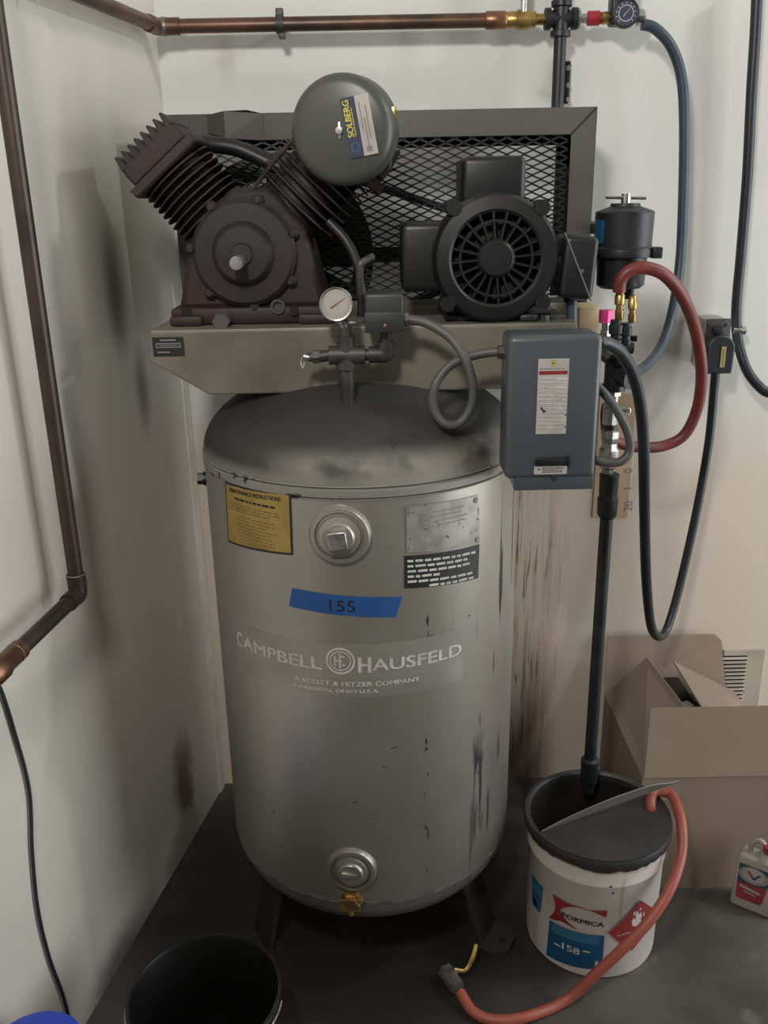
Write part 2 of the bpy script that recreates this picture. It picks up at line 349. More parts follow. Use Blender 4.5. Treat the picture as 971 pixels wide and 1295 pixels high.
class Decal:
    """flat print on a surface: f(u, v, h) gives the world point"""
    def __init__(s, f): s.f = f; s.mb = MB()
    def rect(s, u0, v0, u1, v1, mi, h, nu=1, skew=None):
        s.mb.mi = mi; bm = s.mb.bm; g = []
        for i in range(nu+1):
            t = i/nu; u = u0+(u1-u0)*t
            g.append([bm.verts.new(s.f(u, v0, h)), bm.verts.new(s.f(u, v1, h))])
        for a, b in zip(g, g[1:]): s.mb._f((a[0], b[0], b[1], a[1]))
    def quad(s, pts, mi, h, nu=8):
        """pts: lower left, lower right, upper right, upper left"""
        s.mb.mi = mi; bm = s.mb.bm; g = []; a, b, c, d = [V((*q, 0)) for q in pts]
        for i in range(nu+1):
            t = i/nu; lo = a.lerp(b, t); up = d.lerp(c, t)
            g.append([bm.verts.new(s.f(lo.x, lo.y, h)), bm.verts.new(s.f(up.x, up.y, h))])
        for p_, q in zip(g, g[1:]): s.mb._f((p_[0], q[0], q[1], p_[1]))
    def grid(s, pts, mi, h, n=8):
        s.mb.mi = mi; bm = s.mb.bm; a, b, c, d = [V((*q, 0)) for q in pts]; g = []
        for i in range(n+1):
            lo = a.lerp(b, i/n); up = d.lerp(c, i/n); g.append([bm.verts.new(s.f(*lo.lerp(up, k/n).to_2d(), h)) for k in range(n+1)])
        for i in range(n):
            for k in range(n): s.mb._f((g[i][k], g[i+1][k], g[i+1][k+1], g[i][k+1]))
    def poly(s, pts, mi, h):
        s.mb.mi = mi; s.mb._f([s.mb.bm.verts.new(s.f(u, v, h)) for u, v in pts])
    def ring(s, u, v, r0, r1, mi, h, seg=28, sx=1.0):
        s.mb.mi = mi; bm = s.mb.bm
        a = [bm.verts.new(s.f(u+r0*sx*cos(2*pi*k/seg), v+r0*sin(2*pi*k/seg), h)) for k in range(seg)]
        b = [bm.verts.new(s.f(u+r1*sx*cos(2*pi*k/seg), v+r1*sin(2*pi*k/seg), h)) for k in range(seg)]
        for k in range(seg): s.mb._f((a[k], a[(k+1) % seg], b[(k+1) % seg], b[k]))
    def text(s, txt, u0, v0, height, mi, h, width=None, rot=0.0, bold=0.0, shear=0.0, slope=0.0):
        cu = bpy.data.curves.new('t', 'FONT'); cu.body = txt; cu.size = 1.0; cu.offset = 0.0; cu.shear = shear; cu.resolution_u = 3
        ob = bpy.data.objects.new('t', cu); me = bpy.data.meshes.new_from_object(ob)
        bm = bmesh.new(); bm.from_mesh(me)
        if not bm.verts: bm.free(); return
        x0 = min(v.co.x for v in bm.verts); x1 = max(v.co.x for v in bm.verts)
        y0 = min(v.co.y for v in bm.verts); y1 = max(v.co.y for v in bm.verts)
        sy = height/max(y1-y0, 1e-6); sx = sy if width is None else width/max(x1-x0, 1e-6)
        s.mb.mi = mi
        for du, dv, dh in (((0, 0, 0), (.05, 0, .00004), (-.05, 0, .00008), (0, .03, .00012)) if bold > 0 else ((0, 0, 0),)):
            mp = {}
            for v in bm.verts:
                a = (v.co.x-x0)*sx + du*height; b = (v.co.y-y0)*sy + a*slope + dv*height
                mp[v.index] = s.mb.bm.verts.new(s.f(u0+a*cos(rot)-b*sin(rot), v0+a*sin(rot)+b*cos(rot), h+dh))
            for f in bm.faces: s.mb._f([mp[v.index] for v in f.verts])
        bm.free(); bpy.data.objects.remove(ob); bpy.data.curves.remove(cu); bpy.data.meshes.remove(me)
    def lines(s, u0, u1, vs_, th, mi, h, rag=.25, seed=1, words=True):
        """rows of small unreadable print, drawn as word-long dashes"""
        r = random.Random(seed)
        for v in vs_:
            u = u0; end = u1-(u1-u0)*r.random()*rag
            while u < end:
                wd = (u1-u0)*(r.uniform(.05, .16) if words else 1); e = min(u+wd, end)
                if e-u > (u1-u0)*.02: s.rect(u, v, e, v+th, mi, h)
                u = e+(u1-u0)*.025
    def done(s, name, mats, parent): return build(name, s.mb, mats, parent, smooth=True, angle=25)
def plane_map(o, ux, vy, n):
    o, ux, vy, n = V(o), V(ux).normalized(), V(vy).normalized(), V(n).normalized()
    return lambda u, v, h: o+ux*u+vy*v+n*h

# ------------------------------------------------------------------ the room
YB = 2.2
far = WA + WD*3.6
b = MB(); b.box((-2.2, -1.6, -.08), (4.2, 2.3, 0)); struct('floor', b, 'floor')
b = MB(); b.box((-.75, YB, 0), (4.2, YB+.1, 3.40)); struct('wall_back', b, 'wall_back')
b = MB()
q0 = WA - WD*.10; q1 = far
b.prism([q0, q1, q1-WN*.1, q0-WN*.1], (0, 0, 3.40)); struct('wall_left', b, 'wall_left')
b = MB(); b.box((-2.2, -1.6, 3.40), (4.2, 2.3, 3.48)); struct('ceiling', b, 'ceiling')
# edge of the left wall's panel standing just off the corner
b = MB(); q = WA + WD*.012
b.prism([q+WN*.0, q+WD*.03, q+WD*.03+WN*.004, q+WN*.004], (0, 0, 1.42)); struct('trim_1', b, 'trim')

# ------------------------------------------------------------------ air compressor
TX, TY, TR = -.042, 1.74, .312
comp = thing('air_compressor', (TX, TY, 0), 'tall silver upright air compressor with dark red V pump and black motor', 'air compressor')
def cylmap(r=TR):
    return lambda u, v, h: V((TX+(r+h)*sin(u/r), TY-(r+h)*cos(u/r), v))
def arc(deg): return radians(deg)*TR

ZB, ZT, HH = .272, 1.142, .152
b = MB()
b.lathe([(TR, ZB), (TR, .5), (TR, .8), (TR, 1.122)], (TX, TY, 0), seg=96)
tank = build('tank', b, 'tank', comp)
b = MB(); prof = [(TR, 1.146)]
for k in range(1, 17):
    t = k/16*pi/2; prof.append((TR*cos(t) if k < 16 else 0, 1.146+HH*sin(t)))
b.lathe(prof, (TX, TY, 0), seg=96); build('tank_dome', b, 'dome', tank)
b = MB(); prof = [(TR-.001, ZB+.001)]
for k in range(1, 13):
    t = k/12*pi/2; prof.append(((TR-.002)*cos(t) if k < 12 else 0, ZB-.004-.145*sin(t)))
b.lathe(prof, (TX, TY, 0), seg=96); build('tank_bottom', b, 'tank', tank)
b = MB(); b.lathe([(TR-.002, 1.119), (TR+.0015, 1.121), (TR-.003, 1.1235), (TR+.0022, 1.126), (TR+.0024, 1.138), (TR-.003, 1.1415), (TR+.002, 1.1445), (TR-.002, 1.147)], (TX, TY, 0), seg=96)
build('weld_seam', b, 'weld', tank)
b = MB(); b.lathe([(TR-.002, ZB+.006), (TR+.0006, ZB+.003), (TR-.001, ZB), (TR+.0006, ZB-.003), (TR-.003, ZB-.006)], (TX, TY, 0), seg=96)
build('weld_seam', b, 'seam_dark', tank)
# legs: bent plates with a holed foot
for ang in (-62, 62, 118, -118):
    a = radians(ang); d = V((sin(a), -cos(a), 0)); s_ = V((cos(a), sin(a), 0)); base = V((TX, TY, 0))
    b = MB(); hw = .055
    up0 = base+d*.235+V((0, 0, .20)); up1 = base+d*.245+V((0, 0, .20)); lo0 = base+d*.283+V((0, 0, .014)); lo1 = base+d*.293+V((0, 0, .014))
    b.prism([up0-s_*.05, up1-s_*.05, lo1-s_*.038, lo0-s_*.038], s_*.088)
    b.prism([base+d*.255-s_*hw*.8, base+d*.32-s_*hw*.8, base+d*.352-s_*hw*.45, base+d*.352+s_*hw*.45, base+d*.32+s_*hw*.8, base+d*.255+s_*hw*.8], (0, 0, .014))
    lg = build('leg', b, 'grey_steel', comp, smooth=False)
    b = MB(); b.lathe([(.008, 0), (.008, .0012), (0, .0012)], base+d*.328+V((0, 0, .0142)), seg=14); build('bolt_hole', b, 'dark', lg)

# threaded bungs in the tank wall
def bung(deg, z, r0, nm):
    a = radians(deg); n = V((sin(a), -cos(a), 0)); o = V((TX, TY, z)) + n*TR
    b = MB(); b.lathe([(r0, -.03), (r0, .004), (r0*.93, .010), (r0*.80, .011), (r0*.76, .006), (r0*.70, .007), (r0*.66, .014), (r0*.52, .016), (r0*.50, .020), (r0*.46, .022), (0, .022)], o, n, seg=40)
    f = build(nm, b, 'tank', tank); return o, n, f
o, n, f = bung(-6.2, 1.060, .054, 'tank_flange')
x, y, n = basis(n); b = MB(); s_ = .0165
q = o+n*.020
b.prism([q+(x*cos(t)+y*sin(t))*s_*1.41 for t in [radians(45+8+90*k) for k in range(4)]], n*.016); build('square_plug', b, 'bright', tank, bevel=.0025)
o, n, f = bung(-6.4, .357, .050, 'tank_flange')
b = MB(); b.box(o+n*.020+V((-.018, -.006, -.004)), o+n*.020+V((.012, .006, .007)), .001, rot=Matrix.Rotation(radians(8), 3, 'Y')); build('paint_patch', b, 'bright', tank)
zz = .283; o = V((TX, TY, zz))+V((sin(radians(-7)), -cos(radians(-7)), 0))*(TR-.012); n = V((sin(radians(-7)), -cos(radians(-7)), -.15)).normalized()
b = MB(); b.hexa(o-n*.004, n, .024, .024); b.hexa(o+n*.020, n, .019, .010)
b.box(o+n*.024+V((-.025, -.006, .004)), o+n*.030+V((.025, .006, .016)), .002); b.box(o+n*.020+V((-.022, -.006, -.020)), o+n*.026+V((.020, .006, -.002)), .004)
b.cyl(o+n*.022+V((0, 0, -.018)), o+n*.022+V((0, 0, -.028)), .006); build('drain_cock', b, 'brass', tank)
n = V((-1, -.05, 0)).normalized(); o = V((TX, TY, 1.075))+n*TR
b = MB(); b.cyl(o-n*.02, o+n*.008, .014); b.hexa(o+n*.008, n, .012, .012); build('side_plug', b, 'iron', tank)

# labels on the tank
cm = cylmap()
def lab_map(c0, slope=0.0):
    return cm
d = Decal(cm)  # yellow instruction label
A = [(arc(-52.6), 1.0045), (arc(-22.2), 1.015), (arc(-21.8), 1.130), (arc(-51.4), 1.1230)]
d.quad(A, 0, .0008, 14)
def inset(A, e): return [(A[0][0]+e, A[0][1]+e), (A[1][0]-e, A[1][1]+e), (A[2][0]-e, A[2][1]-e), (A[3][0]+e, A[3][1]-e)]
d.quad(inset(A, .004), 1, .0012, 14)
d.text('MAINTENANCE INSTRUCTIONS', arc(-48.6), 1.1085, .0075, 2, .0016, arc(23), bold=.01, slope=.03)
d.lines(arc(-46), arc(-27), [1.0970], .0040, 2, .0016, .1, 12)
d.lines(arc(-50), arc(-25), [1.0870, 1.0815, 1.0760], .0016, 3, .0016, .2, 3)
d.lines(arc(-45), arc(-27), [1.066-.0063*k for k in range(9)], .0016, 3, .0016, .35, 4)
d.done('instruction_label', ['ink', 'yellow', 'ink', 'brown_ink'], tank)['label'] = 'yellow instruction label with black border'
d = Decal(cm)  # riveted plate
A = [(arc(14.8), 1.021), (arc(43.3), 1.007), (arc(42.2), 1.101), (arc(14.8), 1.1065)]
d.quad(A, 0, .0015, 14)
d.lines(arc(20), arc(38), [1.088-.0085*k for k in range(4)], .0022, 1, .0019, .3, 9)
for u, v in ((A[0][0]+.008, A[0][1]+.008), (A[1][0]-.008, A[1][1]+.009), (A[2][0]-.008, A[2][1]-.008), (A[3][0]+.008, A[3][1]-.008)):
    d.ring(u, v, .0, .0042, 2, .0030, 12); d.ring(u, v, .0042, .006, 1, .0018, 12)
d.done('nameplate', ['plate', 'grey_print', 'grey_print'], tank)['label'] = 'worn metal nameplate with rivets'
d = Decal(cm)  # black label
A = [(arc(13.9), .954), (arc(42.9), .9385), (arc(43.3), 1.0050), (arc(14.0), 1.0153)]
d.quad(A, 0, .0008, 14)
r = random.Random(3)
for row, (s0, s1) in enumerate(((.0, 1), (.0, .86), (.0, .92), (0, .42), (.0, .96), (.28, .97))):
    vv = 1.0035 - row*.0098; uu = A[0][0]+.006+s0*(A[1][0]-A[0][0]-.012); end = A[0][0]+.006+s1*(A[1][0]-A[0][0]-.012)
    while uu < end:
        e = min(uu+r.uniform(.008, .02), end); dz = -(uu-A[0][0])*.085
        if e-uu > .003: d.quad([(uu, vv+dz), (e, vv+dz-.0012), (e, vv+dz+.0032), (uu, vv+dz+.0042)], 1, .0012, 1)
        uu = e+.0035
d.done('warning_label', ['ink', 'pale_print'], tank)['label'] = 'black label with rows of white print'
d = Decal(cm)  # tape
A = [(arc(-24.9), .9150), (arc(10.9), .9005), (arc(13.2), .9390), (arc(-23.3), .9520)]
d.quad(A, 0, .0007, 14)
d.text('155', arc(-10.6), .9150, .0215, 1, .0011, .046, slope=-.02, bold=-.012)
d.done('masking_tape', ['blue_tape', 'ink'], tank)['label'] = 'blue tape strip marked 155'
d = Decal(cm)  # maker's lettering with its pale film
d.quad([(arc(-52), .742), (arc(36), .742), (arc(37), .852), (arc(-52), .848)], 0, .0004, 24)
d.text('C', arc(-51.4), .7935, .0300, 1, .0009, .0165, bold=.02)
d.text('AMPBELL', arc(-47.5), .7965, .0235, 1, .0009, arc(33.3), bold=.006)
cu, cv = arc(-7.7), .8165
d.ring(cu, cv, .0230, .0270, 1, .0009); d.ring(cu, cv, .0175, .0200, 1, .0009)
d.rect(cu-.0115, cv-.0105, cu-.0080, cv+.0105, 1, .0009); d.rect(cu-.0025, cv-.0150, cu+.0010, cv+.0150, 1, .0009); d.rect(cu-.0080, cv-.0018, cu-.0025, cv+.0018, 1, .0009)
cr = [(cu+.0045+(.0085*cos(t)), cv+.0105*sin(t)) for t in [radians(55+250*k/16) for k in range(17)]]; co = [(cu+.0045+(.0055*cos(t)), cv+.0072*sin(t)) for t in [radians(55+250*k/16) for k in range(17)]]
for k in range(16):
    if cr[k][0] > cu+.001: d.quad([co[k], co[k+1], cr[k+1], cr[k]], 1, .0009, 1)
d.rect(cu+.001, cv-.0018, cu+.0035, cv+.0018, 1, .0009)
d.text('H', arc(-1.6), .7935, .0300, 1, .0009, .021, bold=.02)
d.text('AUSFELD', arc(2.9), .7965, .0235, 1, .0009, arc(32.4), bold=.006)
d.text('A SCOTT & FETZER COMPANY', arc(-24.5), .7655, .0088, 2, .0009, arc(43.5), bold=.01)
d.text('HARRISON, OHIO U.S.A.', arc(-24.5), .7505, .0082, 2, .0009, arc(29.5), bold=.01)
d.done('maker_lettering', ['band', 'pale_print', 'faint_print'], tank)['label'] = 'white maker lettering on a pale strip'

# ---- top platform with its shaped apron
PZ, PY0, PY1 = 1.386, 1.615, 2.08
b = MB(); b.box((-.412, PY0, PZ-.006), (.352, PY1, PZ))
b.prism([(-.412, PY0, PZ-.002), (.352, PY0, PZ-.002), (.352, PY0, 1.333), (.28, PY0, 1.268), (-.316, PY0, 1.268), (-.418, PY0, 1.331)], (0, .006, 0))
b.prism([(-.412, PY0, PZ-.002), (-.412, PY1, PZ-.002), (-.412, PY1, 1.333), (-.412, PY0, 1.333)], (.006, 0, 0))
b.prism([(.346, PY0, PZ-.002), (.346, PY1, PZ-.002), (.346, PY1, 1.333), (.346, PY0, 1.333)], (.006, 0, 0))
plat = build('platform', b, 'platform', comp, smooth=False, bevel=.003)
d = Decal(plane_map((-.409, PY0-.0005, 1.340), (1, 0, 0), (0, 0, 1), (0, -1, 0)))
d.rect(0, .0, .056, .034, 0, .0012); d.rect(.006, .015, .050, .0235, 1, .0016); d.rect(.008, .0168, .048, .0217, 0, .002)
d.rect(.012, .0185, .044, .0200, 1, .0024); d.rect(.014, .0275, .042, .030, 1, .0016); d.rect(.008, .006, .030, .0085, 1, .0016)
d.done('rating_plate', ['ink', 'grey_print'], plat)['label'] = 'small black plate with grey print'

# ---- belt guard: frame, meshes, flywheel, belts
GY = 1.93; x0, x1, z0, z1 = -.415, .438, PZ, 1.765
guard = None
b = MB(); fw = .050
b.prism([(x0, GY, z1), (x1, GY, z1), (x1-fw, GY, z1-fw), (x0+fw, GY, z1-fw)], (0, .003, 0))
b.prism([(x1, GY, z1), (x1, GY, z0), (x1-fw, GY, z0), (x1-fw, GY, z1-fw)], (0, .003, 0))
b.prism([(x0, GY, z1), (x0+fw, GY, z1-fw), (x0+fw, GY, z0), (x0, GY, z0)], (0, .003, 0))
b.prism([(x0, GY, z0), (x0+fw, GY, z0+.012), (x1-fw, GY, z0+.012), (x1, GY, z0)], (0, .003, 0))
b.box((x0, GY, z1-.003), (x1, GY+.15, z1)); b.box((x0, GY, z0), (x0+.003, GY+.15, z1-.004)); b.box((x1-.003, GY, z0), (x1, GY+.15, z1-.004))
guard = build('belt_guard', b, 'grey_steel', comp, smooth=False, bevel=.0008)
b = MB(); b.box((x0+.004, GY+.146, z1-.062), (x1-.004, GY+.149, z1-.004)); b.box((x0+.004, GY+.146, z0), (x0+.05, GY+.149, z1-.06)); b.box((x1-.052, GY+.146, z0), (x1-.004, GY+.149, z1-.06)); build('rear_flange', b, 'mesh', guard, smooth=False)  # flange in the mesh black, its shade put into the colour
b = MB()  # buckled upper lip at the left
b.prism([(-.335, GY-.002, z1-.002), (-.300, GY-.010, z1+.004), (-.255, GY-.012, z1+.005), (-.225, GY-.003, z1-.001), (-.225, GY-.003, z1-.05), (-.30, GY-.012, z1-.046), (-.335, GY-.003, z1-.035)], (0, .002, 0))
build('bent_lip', b, 'grey_steel', guard, smooth=False)
for k, ((xa, za), (xb, zb)) in enumerate((((x1, z1), (x1-fw, z1-fw)),)):
    b = MB(); q = V((xa-.002, GY-.0006, za-.002)); e = V((xb, GY-.0006, zb)); b.cyl(q, e, .0012, seg=6); build('mitre_joint', b, 'dark', guard)
def expanded(name, xa, xb, za, zb, yy, skip=None):
    px, pz, wd, th = .0350, .0080, .0025, .0016
    b = MB(); rows = int((zb-za)/pz)+1; cols = int((xb-xa)/(px/2))+1
    for rI in range(rows):
        for c in range(cols):
            xl = xa+c*px/2; xr = xl+px/2; up = (c+rI) % 2 == 0
            zl = za+rI*pz + (0 if up else pz*.86/1); zr = za+rI*pz + (pz*.86 if up else 0)
            zl += 0; a = V((xl, yy, zl)); e = V((xr, yy, zr))
            if zl > zb or zr > zb or xr > xb: continue
            if skip and skip((xl+xr)/2, (zl+zr)/2): continue
            b.prism([a-V((0, 0, wd/2)), e-V((0, 0, wd/2)), e+V((0, 0, wd)), a+V((0, 0, wd))], (0, th, 0))
    return build(name, b, 'mesh', guard, smooth=False)
expanded('mesh_panel', x0+fw-.004, x1-fw+.006, z0+.006, z1-fw+.006, GY+.004)
b = MB(); b.box((-.10, GY+.02, 1.474), (.12, GY+.026, 1.505)); build('cross_bar', b, 'mesh', guard, smooth=False)
# flywheel with fan spokes
FX, FZ = -.212, 1.487; FY = 1.985
b = MB(); b.lathe([(.160, -.025), (.200, -.025), (.200, -.012), (.192, -.008), (.192, .0), (.200, .004), (.200, .02), (.160, .02), (.160, -.025)], (FX, FY, FZ), (0, 1, 0), seg=64)
b.lathe([(.035, -.03), (.05, -.03), (.05, .025), (.0, .025)], (FX, FY, FZ), (0, 1, 0), seg=24, cap0=True)
fly = build('flywheel', b, 'black', comp)
for k in range(6):
    a = k*pi/3+.3; dr = V((cos(a), 0, sin(a))); pr = V((-sin(a), 0, cos(a))); b = MB(); q = V((FX, FY, FZ))
    b.prism([q+dr*.045-pr*.035+V((0, -.02, 0)), q+dr*.168-pr*.075+V((0, -.02, 0)), q+dr*.168+pr*.06+V((0, .012, 0)), q+dr*.045+pr*.03+V((0, .012, 0))], (0, .008, 0))
    build('fan_spoke', b, 'black', fly, smooth=False)
PX, PZZ = .205, 1.50
b = MB(); b.lathe([(.0, -.03), (.058, -.03), (.058, -.02), (.05, -.012), (.05, .008), (.058, .014), (.058, .022), (.0, .022)], (PX, FY, PZZ), (0, 1, 0), seg=40); build('motor_pulley', b, 'black', comp)
for dy in (-.010, .008):
    b = MB(); R1, R2 = .197, .055; dx = PX-FX; dz = PZZ-FZ; L_ = sqrt(dx*dx+dz*dz); th0 = atan2(dz, dx); al = math.acos((R1-R2)/L_)
    pts = []
    for k in range(25):
        a = th0+al+(2*pi-2*al)*k/24; pts.append(V((FX+R1*cos(a), FY+dy, FZ+R1*sin(a))))
    for k in range(13):
        a = th0-al+2*al*k/12; pts.append(V((PX+R2*cos(a), FY+dy, PZZ+R2*sin(a))))
    pts.append(pts[0]); b.tube(pts, .0085, 8, False, False); build('drive_belt', b, 'cord', comp)

# ---- V pump
def P3(x, z, y): return V((x, y, z))
PYF, PYR = 1.685, 1.865
b = MB()
poly = [(-.372, 1.412), (-.352, 1.500), (-.325, 1.560), (-.285, 1.600), (-.262, 1.624), (-.192, 1.624), (-.165, 1.600), (-.135, 1.560), (-.118, 1.500), (-.098, 1.412)]
b.prism([P3(x, z, PYF) for x, z in poly], (0, PYR-PYF, 0))
pump = build('crankcase', b, 'red_iron', comp, bevel=.012)
b = MB(); b.box((-.385, PYF-.015, PZ), (-.085, PYR+.01, 1.418), .008); 
b.box((-.385, PYF-.03, PZ), (-.325, PYF+.03, 1.405), .006); b.box((-.15, PYF-.03, PZ), (-.085, PYF+.03, 1.405), .006); build('pump_foot', b, 'red_iron', pump)
cx, cz = -.243, 1.512
b = MB(); b.lathe([(.094, .0), (.094, .010), (.086, .018), (.056, .020), (.053, .030), (.046, .036), (.020, .038), (.018, .044), (0, .044)], (cx, PYF, cz), (0, -1, 0), seg=56); 
for k in range(7):
    a = k*2*pi/7+.35; b.lathe([(.010, 0), (.010, .010), (.007, .013), (0, .013)], (cx+.096*cos(a), PYF, cz+.096*sin(a)), (0, -1, 0), seg=14)
cov = build('crank_cover', b, 'red_iron', pump)
for k in range(7):
    a = k*2*pi/7+.35; b = MB(); b.hexa((cx+.096*cos(a), PYF-.012, cz+.096*sin(a)), (0, -1, 0), .0055, .005); build('bolt', b, 'fin_iron', cov, smooth=False)
b = MB(); b.cyl((cx-.004, PYF-.03, cz-.012), (cx-.004, PYF-.085, cz-.012), .0115, seg=22); build('shaft_end', b, 'bright', cov)
b = MB(); b.hexa((-.288, PYF-.028, 1.396), (0, -1, 0), .0155, .020); b.cyl((-.288, PYF+.0, 1.396), (-.288, PYF-.03, 1.396), .012); build('oil_plug', b, 'conduit', pump)
b = MB(); b.lathe([(.0135, 0), (.0135, .016), (.009, .016), (.009, .010), (0, .010)], (-.187, PYF-.004, 1.418), (0, -1, 0), seg=24); build('sight_glass', b, 'fit_grey', pump)
for bx_ in (-.158, -.355):
    b = MB(); b.hexa((bx_, PYF-.015, 1.402), (0, 0, 1), .009, .014); build('foot_bolt', b, 'fin_iron', pump, smooth=False)

def cylinder(nm, c0, u, R, nf, step, y, br):
    """finned cylinder, first fin nearest the crankcase"""
    c0 = P3(c0[0], c0[1], y); u = V((u[0], 0, u[1])).normalized()
    b = MB(); b.cyl(c0-u*.075, c0+u*(nf*step+.01), br, seg=36); cy = build(nm, b, 'fin_iron', pump)
    for k in range(nf):
        b = MB(); q = c0+u*(k*step)
        b.lathe([(br-.004, -.0022), (R-.001, -.0016), (R, 0), (R-.001, .0016), (br-.004, .0022)], q, u, seg=44)
        b.mi = 1; b.lathe([(R-.0012, -.0016), (R+.0003, 0), (R-.0012, .0016)], q, u, seg=44)
        build('cooling_fin', b, ['fin_iron', 'fin_edge'], cy)
    return c0+u*(nf*step), u
YC = 1.755
top, u = cylinder('high_pressure_cylinder', (-.308, 1.580), (-.64, .77), .074, 8, .0128, YC, .052)
v = V((u.z, 0, -u.x))
b = MB(); yy = V((0, 1, 0))
def slab(b, c, u, v, du0, du1, hv, hy, ch=.0):
    q = [c+u*du0-v*hv, c+u*du0+v*hv, c+u*(du1-ch)+v*hv, c+u*du1+v*(hv-ch), c+u*du1-v*(hv-ch), c+u*(du1-ch)-v*hv]
    b.prism([p_-yy*hy for p_ in q], yy*2*hy)
slab(b, top, u, v, -.006, .012, .074, .076); slab(b, top, u, v, .012, .050, .063, .068, .008)
head = build('cylinder_head', b, 'red_iron', pump, bevel=.005)
for k in range(8):
    t = -.055+k*.0157; b = MB(); base = top+u*.044+v*t
    b.prism([base-v*.0075-yy*.068, base+v*.0075-yy*.068, base+v*.002+u*.026-yy*.064, base-v*.002+u*.026-yy*.064], yy*.132); build('head_fin', b, 'fin_iron', head, smooth=False)
top2, u2 = cylinder('low_pressure_cylinder', (-.150, 1.597), (.70, .71), .088, 7, .0165, YC, .064)
v2 = V((u2.z, 0, -u2.x))
b = MB(); slab(b, top2, u2, v2, -.006, .016, .098, .09); slab(b, top2, u2, v2, .016, .058, .088, .082, .012); head2 = build('cylinder_head', b, 'red_iron', pump, bevel=.005)
for k in range(9):
    t = -.078+k*.0195; b = MB(); base = top2+u2*.052+v2*t
    b.prism([base-v2*.0075-yy*.075, base+v2*.0075-yy*.075, base+v2*.002+u2*.024-yy*.07, base-v2*.002+u2*.024-yy*.07], yy*.145); build('head_fin', b, 'fin_iron', head2, smooth=False)
# intercooler and small tubes
b = MB(); b.tube([at(236, 178, 1.80), at(262, 182, 1.82), at(300, 188, 1.83), at(340, 206, 1.83), at(372, 222, 1.82)], .015, 14); build('intercooler_tube', b, 'black', pump)
b = MB(); b.tube([at(378, 168, 1.64), at(350, 200, 1.66), at(322, 236, 1.69)], .0042, 8); build('unloader_tube', b, 'fit_grey', pump)
b = MB(); b.tube([at(415, 280, 1.70), at(438, 305, 1.69), at(452, 335, 1.67), at(458, 372, 1.64), at(458, 400, 1.64)], .009, 12); build('discharge_tube', b, 'black', pump)
b = MB(); b.tube([at(456, 372, 1.60), at(455, 345, 1.60), at(457, 333, 1.60), at(472, 324, 1.61)], .0065, 10); build('bent_strap', b, 'fit_grey', pump)

# ---- intake filter
fn = V((-.20, -.975, -.06)).normalized(); fc = at(430, 165, 1.60)
b = MB(); b.lathe([(0, .004), (.03, .0035), (.070, .001), (.080, -.003), (.086, -.011), (.0875, -.020), (.0875, -.065), (.083, -.070), (.0, -.070)], fc, fn, seg=64)
filt = build('intake_filter', b, 'filter', comp)
b = MB(); b.cyl(fc-fn*.07, fc-fn*.16+V((.01, 0, -.03)), .03, seg=24); build('filter_neck', b, 'black', filt)
fu = V((-fn.y, fn.x, 0)).normalized(); fv = fn.cross(fu)*-1
if fv.z < 0: fv = -fv
b = MB(); b.lathe([(.006, .003), (.006, .009), (.0, .010)], fc, fn, seg=12); b.box(fc+fn*.004+V((-.002, -.002, -.013)), fc+fn*.004+V((.002, .001, .013)), .0005); build('wing_nut', b, 'bright', filt)
n_ = at(498, 145, 1.62); b = MB(); b.box(n_+V((-.004, -.006, -.008)), n_+V((.004, .006, .012)), .001); build('clip', b, 'brass', filt)
fm = plane_map(fc, fu, fv, fn); d = Decal(fm); rt = radians(9)
def rr(u, v): return (u*cos(rt)-v*sin(rt), u*sin(rt)+v*cos(rt))
def rq(u0, v0, u1, v1, mi, h): d.quad([rr(u0, v0), rr(u1, v0), rr(u1, v1), rr(u0, v1)], mi, h, 1)
rq(.010, -.046, .034, .046, 0, .0050); rq(.034, -.046, .058, .046, 1, .0050)
u_, v_ = rr(.0235, -.014); d.text('SOLBERG', u_, v_, .0105, 2, .0056, .056, rot=pi/2+rt, bold=.03)
for k in range(3): rq(.0255+.0, -.014, .0268, .03, 2, .0056) if k == 0 else None
q = rr(.022, -.030); d.ring(*q, .006, .0075, 3, .0056, 20)
for k, (a, e) in enumerate(((-.006, .036), (-.036, .012), (-.02, .03))): rq(.039+k*.005, a, .0408+k*.005, e, 4, .0056)
rq(.040, -.040, .050, -.032, 4, .0056)
d.done('filter_sticker', ['navy', 'white', 'yellow_print', 'lblue_print', 'grey_print'], filt)['label'] = 'two strip sticker, navy with yellow name beside white'

# ---- motor
MX, MZ, MY = .205, 1.498, 1.62
b = MB(); b.lathe([(.096, .035), (.100, .05), (.100, .24), (.092, .255), (.03, .258), (0, .258)], (MX, MY, MZ), (0, 1, 0), seg=56)
motor = build('motor', b, 'motor', comp)
b = MB(); b.lathe([(.078, .004), (.083, .000), (.104, .003), (.110, .012), (.111, .03), (.111, .062), (.103, .064), (.094, .050), (.080, .02), (.078, .004)], (MX, MY, MZ), (0, 1, 0), seg=64)
for a in (47, 131, 222, 318):
    a = radians(a); q = V((MX+.114*cos(a), MY+.012, MZ+.114*sin(a))); b.cyl(q-yy*.012, q+yy*.04, .0135, seg=18)
cov = build('fan_cover', b, 'motor', motor)
b = MB(); b.lathe([(.095, .030), (0, .030)], (MX, MY, MZ), (0, 1, 0), seg=40); build('fan_recess', b, 'motor_dark', motor)
b = MB(); b.lathe([(.0, -.003), (.028, -.002), (.033, .002), (.035, .008), (.035, .028)], (MX, MY, MZ), (0, 1, 0), seg=40); build('fan_hub', b, 'motor', motor)
